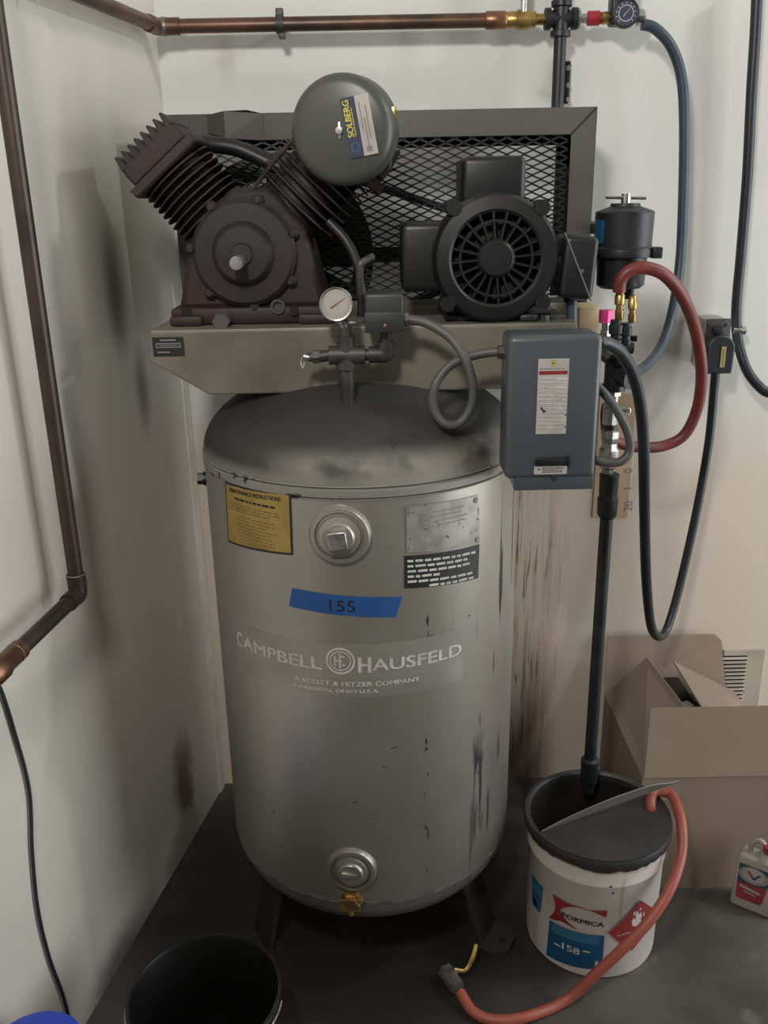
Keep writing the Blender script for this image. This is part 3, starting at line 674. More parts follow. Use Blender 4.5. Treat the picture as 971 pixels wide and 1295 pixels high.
for k in range(20):
    a = k*pi/10+.08; dr = V((cos(a), 0, sin(a))); pr = V((-sin(a), 0, cos(a))); q = V((MX, MY+.003, MZ)); b = MB(); h = .0019
    b.prism([q+dr*.033-pr*h, q+dr*.080-pr*h, q+dr*.080+pr*h, q+dr*.033+pr*h], yy*.02); build('grille_rib', b, 'motor', motor, smooth=False)
for r_ in (.0635,):
    b = MB(); b.lathe([(r_-.002, .001), (r_+.002, .001), (r_+.002, .014), (r_-.002, .014), (r_-.002, .001)], (MX, MY, MZ), (0, 1, 0), seg=56); build('grille_ring', b, 'motor', motor)
b = MB()
for k in range(9):
    a = radians(215+k*13.75); dr = V((cos(a), 0, sin(a))); pr = V((-sin(a), 0, cos(a))); q = V((MX, MY+.05, MZ))
    b.prism([q+dr*.095-pr*.003, q+dr*.118-pr*.002, q+dr*.118+pr*.002, q+dr*.095+pr*.003], yy*.17)
    build('cooling_fin', b, 'motor', motor, smooth=False); b = MB()
lo = at(585, 268, MY+.03); hi = at(668, 197, MY+.03)
b = MB(); b.box((lo.x, MY+.045, MZ+.085), (hi.x, MY+.19, hi.z+.002), .012, 4); build('capacitor_cover', b, 'motor', motor)
lo = at(508, 371, MY+.04); hi = at(560, 281, MY+.04)
b = MB(); b.box((lo.x, MY+.05, lo.z), (hi.x+.03, MY+.2, hi.z), .012, 4); build('capacitor_cover', b, 'motor', motor)
lo = at(709, 379, MY+.01); hi = at(757, 298, MY+.01); c = (lo+hi)/2
b = MB(); b.box((lo.x, MY+.01, lo.z), (hi.x, MY+.10, hi.z), .010, 4, rot=Matrix.Rotation(radians(4), 3, 'Y')); cb = build('conduit_box', b, 'motor', motor)
b = MB(); b.cyl(at(714, 294, MY), at(747, 380, MY), .0016, seg=6); b.lathe([(.004, 0), (.004, .004), (0, .005)], at(735, 343, MY+.008), (0, -1, 0), seg=10); build('cover_wire', b, 'conduit', motor)
b = MB(); b.box((.29, MY+.03, MZ-.05), (lo.x+.006, MY+.08, MZ-.0), .004); build('box_neck', b, 'motor', motor)
b = MB(); b.cyl(at(723, 380, MY+.05), at(723, 420, MY+.05), .010, seg=16); build('conduit_stub', b, 'blue_hose', motor)
b = MB(); b.box((MX-.085, MY+.04, PZ), (MX+.11, MY+.26, PZ+.012), .003); b.prism([(MX-.07, MY+.06, PZ+.012), (MX+.07, MY+.06, PZ+.012), (MX+.05, MY+.06, PZ+.04), (MX-.05, MY+.06, PZ+.04)], (0, .17, 0)); build('motor_base', b, 'motor', motor, smooth=False)
q = at(668, 402, MY+.02); b = MB(); b.box(q+V((-.016, -.006, -.005)), q+V((.016, .012, .007)), .004); b.hexa(q+V((.03, .0, -.008)), (0, 0, 1), .009, .012); build('clamp_foot', b, 'dark_grey', motor)

# ---- pressure manifold on the dome
MYF = 1.55
nz = at(441, 497, MYF)
b = MB(); q = at(438, 449, MYF)
b.cyl(V((q.x, MYF, nz.z-.02)), V((q.x, MYF, q.z)), .0125); b.cyl(V((q.x, MYF, q.z-.024)), V((q.x, MYF, q.z-.012)), .018, seg=8)
b.cyl(q+V((-.03, 0, 0)), q+V((.032, 0, 0)), .0165, seg=16); b.cyl(q, q+V((0, 0, .032)), .0155, seg=16); b.cyl(q-V((0, 0, .018)), q, .016, seg=16)
mani = build('manifold_cross', b, 'fit_grey', comp)
b = MB(); e = at(392, 457, MYF); b.cyl(q+V((-.03, 0, 0)), q+V((-.046, 0, -.002)), .010); b.hexa(q+V((-.046, 0, -.002)), (-1, 0, 0), .012, .012); b.cyl(q+V((-.058, 0, -.002)), q+V((-.066, 0, -.003)), .008)
b.mi = 1; b.cyl(q+V((-.062, -.002, -.003)), q+V((-.074, -.002, -.001)), .006); b.tube([q+V((-.076, -.004, -.002)), q+V((-.079, -.004, -.012)), q+V((-.076, -.004, -.021)), q+V((-.073, -.004, -.010))], .0014, 6)
build('safety_valve', b, ['fit_grey', 'bright'], mani)
b = MB(); g = at(425, 385, MYF-.02); b.cyl(q+V((0, 0, .03)), q+V((-.001, 0, .048)), .010); b.mi = 1; b.cyl(q+V((-.001, 0, .046)), q+V((-.006, -.004, .062)), .0085); b.box(q+V((-.012, -.008, .053)), q+V((.018, .004, .058)), .001)
b.mi = 0; b.cyl(q+V((0, 0, .024)), q+V((0, 0, .034)), .013, seg=8); build('gauge_cock', b, ['fit_grey', 'bright'], mani)
gn = V((.02, -.99, .08)).normalized()
b = MB(); b.lathe([(.022, -.020), (.0275, -.018), (.0285, .002), (.027, .004), (.0245, .003)], g, gn, seg=36, cap0=True); b.cyl(g-gn*.01-V((0, 0, .02)), q+V((-.005, -.002, .06)), .007)
ga = build('pressure_gauge', b, 'bright', mani)
gu, gv, _ = basis(gn); gm = plane_map(g, V((1, 0, 0)), V((0, 0, 1)), gn); d = Decal(gm)
d.ring(0, 0, 0.0, .0247, 0, .0010)
for k in range(19):
    t = radians(225-15*k); d.quad([(.0195*cos(t)-.0005*sin(t), .0195*sin(t)+.0005*cos(t)), (.0195*cos(t)+.0005*sin(t), .0195*sin(t)-.0005*cos(t)), (.022*cos(t)+.0005*sin(t), .022*sin(t)-.0005*cos(t)), (.022*cos(t)-.0005*sin(t), .022*sin(t)+.0005*cos(t))], 1, .0016, 1)
t = radians(33); d.quad([(-.011*cos(t)+.001*sin(t), -.011*sin(t)-.001*cos(t)), (.018*cos(t), .018*sin(t)-.0004), (.018*cos(t), .018*sin(t)+.0004), (-.011*cos(t)-.001*sin(t), -.011*sin(t)+.001*cos(t))], 2, .002, 1); d.ring(0, 0, 0, .002, 1, .0024, 10)
d.done('gauge_dial', ['gauge', 'grey_print', 'red_print'], ga)
lo = at(462, 420, MYF-.03); hi = at(510, 371, MYF-.03)
b = MB(); b.box((lo.x, MYF-.03, lo.z), (hi.x, MYF+.035, hi.z), .005, 3); b.mi = 1; b.box((lo.x-.0008, MYF-.0325, lo.z-.0012), (hi.x+.0008, MYF-.030, lo.z+.032), .0008)
sw = build('pressure_switch', b, ['dark_grey', 'dark_grey'], comp)
c = (lo+hi)/2; b = MB(); b.lathe([(.003, 0), (.003, .002), (0, .003)], (c.x+.001, MYF-.0325, lo.z+.010), (0, -1, 0), seg=12); build('cover_screw', b, 'brass', sw)
ez = q.z; ex = c.x+.002
b = MB(); b.cyl(q+V((.03, 0, 0)), V((ex-.014, MYF, ez)), .0105); b.cyl(V((ex-.03, MYF, ez)), V((ex-.008, MYF, ez)), .0145, seg=14)
b.tube([V((ex-.012, MYF, ez)), V((ex-.001, MYF, ez+.001)), V((ex, MYF, ez+.012)), V((ex, MYF, ez+.022))], .0145, 14); b.cyl(V((ex, MYF, ez+.02)), V((ex, MYF, lo.z+.004)), .0100); build('switch_elbow', b, 'fit_grey', mani)
b = MB(); hx = at(512, 404, MYF-.01); b.hexa(hx+V((-.006, 0, 0)), (1, 0, 0), .013, .012)
pts = [hx+V((.004, 0, 0)), at(540, 409, 1.535), at(570, 428, 1.52), at(590, 458, 1.505), at(598, 490, 1.50), at(595, 516, 1.498), at(582, 534, 1.495), at(566, 537, 1.49), at(553, 526, 1.495), at(547, 507, 1.50), at(552, 483, 1.505), at(572, 460, 1.515), at(605, 448, 1.52), at(638, 444, 1.515)]
b.tube(pts, .0080, 12); build('flexible_conduit', b, 'conduit', comp)

# ---- magnetic starter box
BY = 1.45
lo = at(642, 596, BY); hi = at(760, 421, BY); BX0, BX1 = at(641, 500, BY).x, at(759, 500, BY).x
BZ1 = at(700, 424, BY).z; BZ0 = at(700, 606, BY).z; BZB = at(700, 621, BY).z
b = MB(); b.box((BX0, BY, BZ0), (BX1, BY+.085, BZ1), .011, 4); cb = build('control_box', b, 'box_grey', comp)
b = MB(); b.box((BX0+.017, BY+.004, BZB), (BX1-.001, BY+.088, BZ0+.02), .003); build('box_base', b, 'box_grey', cb)
b = MB(); b.box((BX0+.05, BY+.08, BZ1-.09), (BX0+.10, PY0+.002, BZ1-.05), .002); build('mounting_bracket', b, 'grey_steel', cb, smooth=False)
o = V((BX0, BY, BZ0)); wpx = (BX1-BX0)/118.0
d = Decal(plane_map(o, (1, 0, 0), (0, 0, 1), (0, -1, 0)))
def bx(px, py): q = at(px, py, BY); return (q.x-BX0, q.z-BZ0)
(u0, v0), (u1, v1) = bx(677, 549), bx(720, 453)
d.rect(u0, v0, u1, v1, 0, .0008)
h_ = v1-v0
d.rect(u0+.021, v1-.013, u0+.030, v1-.002, 1, .0012); d.ring((u0+u1)/2-.001, v1-.0075, 0, .0013, 5, .0016, 10)
d.rect(u0+.002, v1-.026, u1-.002, v1-.020, 2, .0012); d.lines(u0+.003, u1-.003, [v1-.0175], .002, 3, .0012, .1, 5)
for k in range(13):
    vv = v1-.034-k*.0070
    d.rect(u0+.002, vv-.0014, u1-.002, vv+.0030, 3 if False else 4, .0011); d.lines(u0+.003, u1-.003, [vv], .0012, 3, .0015, .4, 20+k)
d.poly([(u0+.006, v0+.045), (u0+.009, v0+.047), (u0+.011, v0+.041), (u0+.016, v0+.040), (u0+.012, v0+.036)], 5, .0018); d.poly([(u1-.004, v0+.012), (u1-.001, v0+.013), (u1-.001, v0+.010)], 5, .0018); d.poly([(u1-.004, v0+.033), (u1-.001, v0+.034), (u1-.001, v0+.031)], 5, .0018)
d.done('instruction_label', ['white', 'gold', 'red_print', 'grey_print', 'pale_print', 'ink'], cb)['label'] = 'white instruction label with red heading and gold logo'
(u0, v0), (u1, v1) = bx(675, 600), bx(717, 589)
d = Decal(plane_map(o, (1, 0, 0), (0, 0, 1), (0, -1, 0))); d.rect(u0, v0, u1, v1, 0, .0008); d.lines(u0+.014, u1-.003, [v1-.004, v1-.0075, v1-.011], .0016, 1, .0012, .3, 8); d.ring(u0+.008, v1-.005, 0, .0016, 1, .0012, 8)
d.done('small_label', ['white', 'ink'], cb)
q0_, q1_ = at(676, 588, BY), at(718, 578, BY)
b = MB(); b.box((q0_.x, BY-.005, q0_.z), (q1_.x, BY+.002, q1_.z), .0015); b.box((q1_.x-.002, BY-.006, q0_.z-.002), (q1_.x+.003, BY+.002, q1_.z+.003), .001); build('reset_button', b, 'black', cb)
q = at(700, 604, BY); b = MB(); b.lathe([(.0045, 0), (.0045, .003), (0, .004)], q+V((0, .002, 0)), (0, -1, 0), seg=12); build('cover_screw', b, 'dark_grey', cb)
for q, r_ in ((V((BX0-.010, 1.505, pts[-1].z)), .012), (V((BX1-.003, 1.500, at(757, 432, 1.5).z)), .014), (V((BX1-.003, 1.505, at(757, 582, 1.5).z)), .012)):
    b = MB(); b.hexa(q, (1, 0, 0), r_, .013); build('conduit_nut', b, 'fit_grey', cb, smooth=False)
b = MB(); pts = [at(752, 486, 1.515), at(766, 500, 1.512), at(781, 521, 1.51), at(794, 548, 1.51), at(796, 570, 1.508), at(786, 583, 1.505), at(770, 585, 1.505), at(752, 582, 1.505)]
b.tube(pts, .0078, 12); build('flexible_conduit', b, 'conduit', comp)

# ------------------------------------------------------------------ drip leg with couplers, right of the tank
DX, DY = .462, 1.745
drip = thing('drain_pipe', (DX, DY, .27), 'black iron drain pipe with unions hanging from wall manifold down into the white pail', 'pipe')
def zc(py): return at(765, py, DY).z
b = MB(); b.cyl((DX, DY, zc(1000)), (DX, DY, zc(612)), .0135, seg=18); build('pipe', b, 'iron', drip)
b = MB(); b.lathe([(.0185, zc(988)), (.0195, zc(984)), (.0195, zc(968)), (.0205, zc(966)), (.0205, zc(960)), (.0135, zc(958))], (DX, DY, 0), seg=20, cap0=True); build('coupling', b, 'iron', drip)
b = MB(); b.lathe([(.0145, zc(655)), (.0205, zc(650)), (.0215, zc(630)), (.0190, zc(628)), (.0200, zc(604)), (.0205, zc(600)), (.0145, zc(598))], (DX, DY, 0), seg=22, cap1=True, cap0=True); build('reducer', b, 'iron', drip)
b = MB(); b.lathe([(.012, zc(602)), (.013, zc(592)), (.018, zc(590)), (.018, zc(582)), (.0205, zc(580)), (.0205, zc(568)), (.017, zc(566)), (.0155, zc(560)), (.017, zc(557)), (.0185, zc(553)), (.0185, zc(545)), (.014, zc(543))], (DX-.004, DY, 0), seg=8, cap0=True, cap1=True); build('union', b, 'bright', drip, smooth=False)
b = MB(); b.cyl((DX-.004, DY, zc(545)), (DX-.006, DY, zc(535)), .0125); b.mi = 1; b.cyl((DX-.006, DY, zc(536)), (DX-.006, DY, zc(515)), .0155, seg=10); b.cyl((DX-.006, DY, zc(516)), (DX-.004, DY, zc(498)), .0125); b.hexa((DX-.005, DY, zc(500)), (0, 0, 1), .0165, .012); build('nipple', b, ['iron', 'bright'], drip)
b = MB(); b.cyl((DX-.004, DY, zc(494)), (DX-.004, DY, zc(438)), .0195); b.cyl((DX-.004, DY, zc(494)), (DX-.004, DY, zc(486)), .023); b.cyl((DX-.004, DY, zc(446)), (DX-.004, DY, zc(438)), .023)
e0 = V((DX-.004, DY, zc(470))); en = V((.55, -.80, -.12)).normalized(); b.cyl(e0, e0+en*.036, .0195); b.lathe([(.023, .030), (.024, .046), (.013, .046), (.013, .036), (0, .034)], e0, en, seg=22); build('pipe_tee', b, 'iron', drip)
b = MB(); q = at(790, 518, DY); b.cyl(q+V((-.012, 0, 0)), q+V((.006, 0, 0)), .005); b.tube([q+V((.004, -.002, .004)), q+V((.010, -.002, 0)), q+V((.008, -.002, -.010)), q+V((.002, -.002, -.008))], .0018, 6); build('bleed_cock', b, 'bright', drip)
# couplers rising from the tee
for nm, px, y0, y1, r_, mt in (('coupler_body', 778, 440, 404, .0125, 'iron'), ('coupler_body', 791, 440, 408, .010, 'iron'), ('brass_coupler', 783, 404, 366, .0085, 'brass'), ('brass_coupler', 799, 408, 374, .0075, 'brass')):
    a = at(px, y0, 1.68); e = at(px+1, y1, 1.68); b = MB(); L_ = e.z-a.z
    b.lathe([(r_*.8, 0), (r_, .003), (r_, L_*.3), (r_*.78, L_*.34), (r_*.78, L_*.48), (r_*1.1, L_*.52), (r_*1.1, L_*.8), (r_*.85, L_*.86), (r_*.85, L_)], a, (e-a), seg=16, cap0=True, cap1=True); build(nm, b, mt, drip)
b = MB(); q = at(766, 408, DY); b.hexa(q, (0, 0, 1), .0145, .024); build('pink_fitting', b, 'pink', drip)['label'] = 'bright pink fitting'
b = MB(); b.cyl(at(766, 446, DY), at(766, 408, DY), .008); b.hexa(at(766, 424, DY), (0, 0, 1), .011, .01); build('plated_nipple', b, 'chrome', drip)
b = MB(); q = at(797, 428, DY); b.cyl(q, q+V((.012, -.004, 0)), .006); b.cyl(at(770, 440, 1.68), at(800, 440, 1.68), .011); b.cyl(at(776, 440, 1.67), at(772, 448, DY), .013); build('branch', b, 'iron', drip)
b = MB(); b.box((DX-.02, DY+.01, zc(462)), (DX+.02, YB-.001, zc(454)), .002); build('wall_arm', b, 'iron', drip)

# canister filter above
cx_ = at(788, 300, 1.74)
can = thing('canister_filter', (cx_.x, 1.74, at(788, 362, 1.74).z), 'black canister filter with chrome T-handle above the red hose loop', 'filter')
def zf(py): return at(788, py, 1.74).z
b = MB(); R_ = .0535
b.lathe([(.036, zf(364)), (.044, zf(360)), (.0465, zf(322)), (.047, zf(316))], (cx_.x, 1.74, 0), seg=40, cap0=True); body = build('bowl', b, 'iron', can)
b = MB(); b.lathe([(.049, zf(322)), (R_+.001, zf(320)), (R_+.002, zf(313)), (R_-.001, zf(311)), (R_, zf(269)), (R_-.002, zf(267)), (R_-.006, zf(266)), (.028, zf(261)), (.026, zf(257)), (0, zf(257))], (cx_.x, 1.74, 0), seg=44); build('canister_head', b, 'iron', can)
b = MB(); b.lathe([(.050, zf(325)), (.0565, zf(324)), (.0575, zf(319)), (.0565, zf(314)), (.050, zf(313))], (cx_.x, 1.74, 0), seg=44); q = at(822, 319, 1.74); b.box((q.x-.006, 1.70, zf(326)), (q.x+.012, 1.73, zf(312)), .002); build('clamp_ring', b, 'iron', can)
b = MB(); b.cyl((cx_.x, 1.74, zf(262)), (cx_.x, 1.74, zf(245)), .0085); b.cyl((cx_.x-.038, 1.735, zf(249)), (cx_.x+.038, 1.745, zf(251)), .0032, seg=10); build('tee_handle', b, 'chrome', can)
dd = Decal(lambda u, v, h: V((cx_.x+(R_+h)*sin(u/R_), 1.74-(R_+h)*cos(u/R_), v))); dd.rect(-.080, zf(306), -.050, zf(277), 0, .0008, 6); dd.done('blue_label', ['blue_print'], can)
b = MB(); b.box((cx_.x-.02, 1.78, zf(300)), (cx_.x+.02, YB-.001, zf(285)), .002); build('wall_arm', b, 'iron', can)
b = MB(); b.cyl((at(795, 375, 1.74).x, 1.74, zf(378)), (at(795, 375, 1.74).x, 1.74, zf(358)), .009); build('outlet', b, 'iron', can)

# ------------------------------------------------------------------ hoses and cords
def hose(nm, pts, r, mt, label, cat, seg=14, sub=8):
    b = MB(); b.tube(pts, r, seg, True, True, sub); return tag(build(nm, b, mt), label, cat)
hose('air_hose', [at(812, 31, 2.10), at(828, 36, 2.10), at(848, 58, 2.10), at(861, 95, 2.10), at(865, 150, 2.10), at(864, 240, 2.10), at(860, 330, 2.09), at(850, 395, 2.06), at(836, 438, 2.00), at(815, 464, 1.92), at(796, 472, 1.84)], .0112, 'blue_hose', 'slate blue air hose hanging from the regulator gauge down the back wall', 'hose')
hose('air_hose', [at(783, 369, 1.675), at(785, 354, 1.672), at(797, 342, 1.67), at(818, 339, 1.672), at(843, 350, 1.68), at(866, 381, 1.71), at(881, 425, 1.78), at(887, 470, 1.81), at(882, 515, 1.84), at(866, 549, 1.85), at(842, 563, 1.85), at(815, 566, 1.84), at(788, 562, 1.83), at(770, 552, 1.82), at(766, 530, 1.81), at(768, 512, 1.80)], .0118, 'red_hose', 'dark red rubber hose arching from the brass coupler in a wide loop', 'hose')
hose('hanging_cord', [at(958, -30, 2.15), at(955, 40, 2.15), at(950, 120, 2.15), at(945, 220, 2.15), at(937, 320, 2.15), at(931, 390, 2.15), at(933, 430, 2.14), at(943, 465, 2.12), at(958, 487, 2.11), at(975, 498, 2.10), at(1010, 502, 2.10)], .0118, 'cord', 'thick black cord hanging down the back wall at the right edge', 'cord')
pc = thing('power_cord', tuple(at(830, 805, 1.95)), 'thick dark power cord looping down from the control box up to the wall outlet', 'cord')
b = MB(); b.tube([at(752, 432, 1.515), at(768, 434, 1.53), at(786, 447, 1.56), at(801, 475, 1.60), at(810, 515, 1.64), at(814, 570, 1.68), at(815, 650, 1.74), at(817, 730, 1.82), at(822, 785, 1.90), at(829, 803, 1.95), at(838, 803, 2.0), at(847, 785, 2.03), at(862, 730, 2.06), at(882, 640, 2.08), at(896, 560, 2.09), at(903, 490, 2.09), at(905, 466, 2.085)], [.0112]*10+[.0105]*7, 14); build('cable', b, 'cord', pc)
OY = 2.105
b = MB(); q = at(906, 440, OY); R_ = at(924, 440, OY).x - q.x
prof = [V((q.x+R_*cos(t), OY-.03, q.z+R_*sin(t))) for t in [pi*k/14 for k in range(15)]]; zb_ = at(905, 470, OY).z
prof += [V((q.x-R_*.92, OY-.03, zb_)), V((q.x+R_*.92, OY-.03, zb_))]
b.prism(prof, (0, .03, 0)); plug = build('plug', b, 'cord', pc, bevel=.004)
d = Decal(plane_map((q.x, OY-.031, q.z), (1, 0, 0), (0, 0, 1), (0, -1, 0))); d.rect(.0, -.040, .011, .008, 0, .0012); d.lines(.002, .009, [-.036+.004*k for k in range(10)], .0016, 1, .0016, .3, 4); build('plug_label', d.mb, ['gold', 'ink'], plug, smooth=False)
out = thing('wall_outlet', (q.x, 2.15, zb_), 'grey metal outlet box on the back wall with the dark plug in it', 'outlet')
lo = at(889, 467, OY); hi = at(924, 404, OY)
b = MB(); b.box((lo.x, OY+.002, lo.z), (hi.x, YB-.001, hi.z), .003); build('outlet_box', b, 'bright', out)
b = MB(); b.box((lo.x-.003, OY-.001, lo.z-.002), (hi.x+.002, OY+.003, hi.z+.002), .001); pl_ = build('cover_plate', b, 'fit_grey', out)
b = MB()
for px in (895, 918):
    e = at(px, 411, OY); b.lathe([(.004, 0), (.004, .002), (0, .003)], e+V((0, -.001, 0)), (0, -1, 0), seg=10)
build('plate_screw', b, 'dark_grey', out)
b = MB(); e = at(907, 416, OY); b.box(e+V((-.013, -.014, -.008)), e+V((.013, .0, .007)), .003); build('receptacle_face', b, 'iron', out)
b = MB(); e = at(927, 418, 2.14); b.cyl(e, e+V((.02, 0, 0)), .008); b.hexa(e+V((.018, 0, 0)), (1, 0, 0), .011, .010); build('conduit_connector', b, 'chrome', out)
hose('thin_cord', [atw(-14, 850, .006), atw(0, 870, .006), atw(18, 925, .006), atw(37, 1000, .006), atw(41, 1080, .006), atw(48, 1150, .006), atw(62, 1210, .006), atw(80, 1260, .006), atw(89, 1297, .006), atw(92, 1318, .006)], .0034, 'cord', 'thin black cord trailing down the lower left wall', 'cord', 8)

# ------------------------------------------------------------------ overhead air line along the walls
AY = 2.12; ZL = at(420, 29.5, AY).z
line = thing('overhead_air_line', (0, AY, ZL), 'horizontal copper air line along the top of the walls ending in valve, cross and regulator', 'pipe')
cx0 = at(206, 30, AY).x
xe = at(618, 30, AY).x
b = MB(); b.cyl((cx0, AY, ZL), (xe, AY, ZL), .0143, seg=18); build('pipe', b, 'copper', line)
a0 = WA + WN*.07; 
cn = V((cx0-.012, AY, ZL)); wdir = (atw(105, 1, .06)-atw(190, 26, .06)); wdir.z = 0; wdir.normalize()
b = MB(); b.cyl(cn+wdir*.02, cn+WD*1.0, .0143, seg=18); build('pipe', b, 'copper', line)
b = MB(); b.tube([cn+wdir*.045, cn+wdir*.02, cn+V((.0, 0, 0)), V((cx0+.01, AY, ZL)), V((cx0+.035, AY, ZL))], .0172, 16); build('elbow', b, 'copper', line)
b = MB(); b.lathe([(.0178, 0), (.0184, .006), (.0178, .012)], V((cx0-.004, AY, ZL)), (1, 0, 0), seg=18); build('solder_ring', b, 'solder', line)
sx = at(354, 30, AY).x
b = MB(); b.lathe([(.0150, -.008), (.0185, -.008), (.0185, .008), (.0150, .008)], (sx, AY, ZL), (1, 0, 0), seg=18); b.box((sx-.008, AY-.006, ZL+.012), (sx+.008, AY+.01, ZL+.030), .002); b.box((sx-.004, AY-.006, ZL-.028), (sx+.010, AY+.006, ZL-.012), .002); b.cyl((sx, AY+.015, ZL), (sx, YB, ZL), .006); build('pipe_strap', b, 'fit_grey', line)
e = at(118, 10, 1.85); b = MB(); qx = cn+WD*.47; b.lathe([(.0150, -.006), (.0180, -.006), (.0180, .006), (.0150, .006)], qx, WD, seg=18); b.cyl(qx, qx+V((0, 0, -.03)), .004, seg=8); b.cyl(qx, qx-WN*.06, .005, seg=8); build('pipe_strap', b, 'fit_grey', line)
def X(px): return at(px, 30, AY).x
b = MB(); b.lathe([(.0155, X(613)), (.0178, X(615)), (.0178, X(638)), (.0155, X(640))], (0, AY, ZL), (1, 0, 0), seg=20, cap0=True, cap1=True); build('copper_coupling', b, 'copper_bright', line)
b = MB(); b.lathe([(.012, X(638)), (.0165, X(643)), (.0165, X(653)), (.020, X(654)), (.020, X(668)), (.0165, X(669)), (.0165, X(676)), (.011, X(678)), (.011, X(692))], (0, AY, ZL), (1, 0, 0), seg=12, cap0=True, cap1=True); build('ball_valve', b, 'brass', line)
b = MB(); vx = X(661); b.cyl((vx, AY-.01, ZL+.012), (vx, AY-.01, ZL+.035), .007); b.box((vx-.007, AY-.014, ZL+.03), (vx+.006, AY-.009, ZL+.10), .002); b.mi = 1; b.box((vx-.010, AY-.018, ZL+.034), (vx+.008, AY-.006, ZL+.14), .003); build('valve_lever', b, ['bright', 'red_handle'], line)
kx = X(709); b = MB()
b.cyl((kx-.034, AY, ZL), (kx+.034, AY, ZL), .0165); b.cyl((kx, AY, ZL-.034), (kx, AY, ZL+.05), .0165)
for d_ in ((1, 0), (-1, 0), (0, 1), (0, -1)):
    q = V((kx+d_[0]*.034, AY, ZL+d_[1]*.034)); dv = V((d_[0], 0, d_[1])); b.lathe([(.016, -.013), (.0215, -.011), (.0215, 0), (.015, .001)], q, dv, seg=18)
build('cross_fitting', b, 'iron', line)
b = MB(); b.cyl((kx, AY, ZL-.03), (kx, AY, at(707, 168, AY).z), .0132); build('drop_pipe', b, 'iron', line)
b = MB(); b.cyl((kx, AY, ZL+.03), (kx, AY, 2.25), .0132); build('riser_pipe', b, 'iron', line)
b = MB(); b.lathe([(.009, X(722)), (.020, X(727)), (.020, X(732)), (.009, X(734)), (.009, X(742))], (0, AY, ZL), (1, 0, 0), seg=10, cap0=True, cap1=True); b.mi = 1; b.lathe([(.009, X(741)), (.0145, X(743)), (.0145, X(757)), (.010, X(759))], (0, AY, ZL), (1, 0, 0), seg=16, cap0=True, cap1=True); b.mi = 2; b.lathe([(.009, X(758)), (.0125, X(760)), (.0125, X(767)), (.009, X(772))], (0, AY, ZL), (1, 0, 0), seg=12, cap0=True, cap1=True)
build('hose_connector', b, ['bright', 'red_handle', 'brass'], line)
rx = X(785)
b = MB(); b.box((rx-.026, AY-.02, ZL-.016), (rx+.024, AY+.02, ZL+.045), .006, 3); b.cyl((rx, AY, ZL+.03), (rx, AY, ZL+.17), .021); b.mi = 1; b.cyl((rx+.022, AY-.006, ZL+.03), (rx+.022, AY-.006, ZL+.15), .005); b.mi = 0
reg = build('regulator', b, ['iron', 'bright'], line)
g = V((rx, AY-.038, ZL+.002)); gn = V((-.12, -.99, 0)).normalized()
b = MB(); b.lathe([(.018, -.022), (.0265, -.020), (.0275, 0), (.026, .003), (.0235, .002)], g, gn, seg=32, cap0=True); rg = build('regulator_gauge', b, 'iron', line)
d = Decal(plane_map(g, (1, -.12, 0), (0, 0, 1), gn)); d.ring(0, 0, 0, .0235, 0, .001); d.ring(0, 0, .014, .0155, 1, .0014)
for k in range(11):
    t = radians(225-27*k); d.quad([(.017*cos(t)-.0006*sin(t), .017*sin(t)+.0006*cos(t)), (.017*cos(t)+.0006*sin(t), .017*sin(t)-.0006*cos(t)), (.021*cos(t)+.0006*sin(t), .021*sin(t)-.0006*cos(t)), (.021*cos(t)-.0006*sin(t), .021*sin(t)+.0006*cos(t))], 1, .0014, 1)
t = radians(50); d.quad([(-.008*cos(t)+.001*sin(t), -.008*sin(t)-.001*cos(t)), (.017*cos(t), .017*sin(t)-.0004), (.017*cos(t), .017*sin(t)+.0004), (-.008*cos(t)-.001*sin(t), -.008*sin(t)+.001*cos(t))], 2, .0018, 1)
d.done('gauge_dial', ['navy', 'pale_print', 'white'], rg)
b = MB(); b.cyl((rx+.02, AY, ZL), (X(815), AY, ZL), .010); b.lathe([(.010, X(804)), (.0165, X(805)), (.0165, X(812)), (.012, X(814))], (0, AY, ZL), (1, 0, 0), seg=8, cap0=True, cap1=True); build('hose_barb', b, 'bright', line)
# bracket with three screws beside the drop pipe
br = thing('wall_bracket', tuple(at(715, 130, YB)), 'small black bracket with three bright screws beside the drop pipe', 'bracket')
lo = at(711, 131, YB-.02); hi = at(722, 77, YB-.02); b = MB(); b.box((lo.x, YB-.022, lo.z), (hi.x, YB-.001, hi.z), .003); b.box((kx, YB-.022, lo.z+.01), (lo.x+.003, YB-.016, lo.z+.03)); build('bracket_plate', b, 'iron', br)
for py in (86, 108, 126):
    e = at(718, py, YB-.022); b = MB(); b.lathe([(.0055, 0), (.0055, .003), (0, .004)], e, (0, -1, 0), seg=12); build('screw', b, 'bright', br)

# ------------------------------------------------------------------ copper pipe standing off the left wall
pa, pb = atw(-4, 140, .06), atw(97, 735, .06)
cp = thing('copper_pipe', tuple(pb), 'dark copper pipe running down the left wall and turning forward at an elbow', 'pipe')
b = MB(); b.cyl(pb+V((0, 0, .01)), V((pb.x, pb.y, 2.6)), .0138, seg=18); build('pipe', b, 'copper_dark', cp)
elb = V((pb.x, pb.y, atw(97, 752, .06).z)); fwdw = WD
tip = atw(0, 845, .06); tip = elb + (tip-elb)
b = MB(); dt = (tip-elb).normalized(); b.tube([elb+V((0, 0, .035)), elb+V((0, 0, .014)), elb+dt*.004, elb+dt*.018, elb+dt*.038], .0168, 16); build('elbow', b, 'copper_dark', cp)
b = MB(); b.lathe([(.0150, 0), (.0178, .002), (.0150, .004)], elb+V((0, 0, .035)), (0, 0, 1), seg=18); build('solder_ring', b, 'solder', cp)
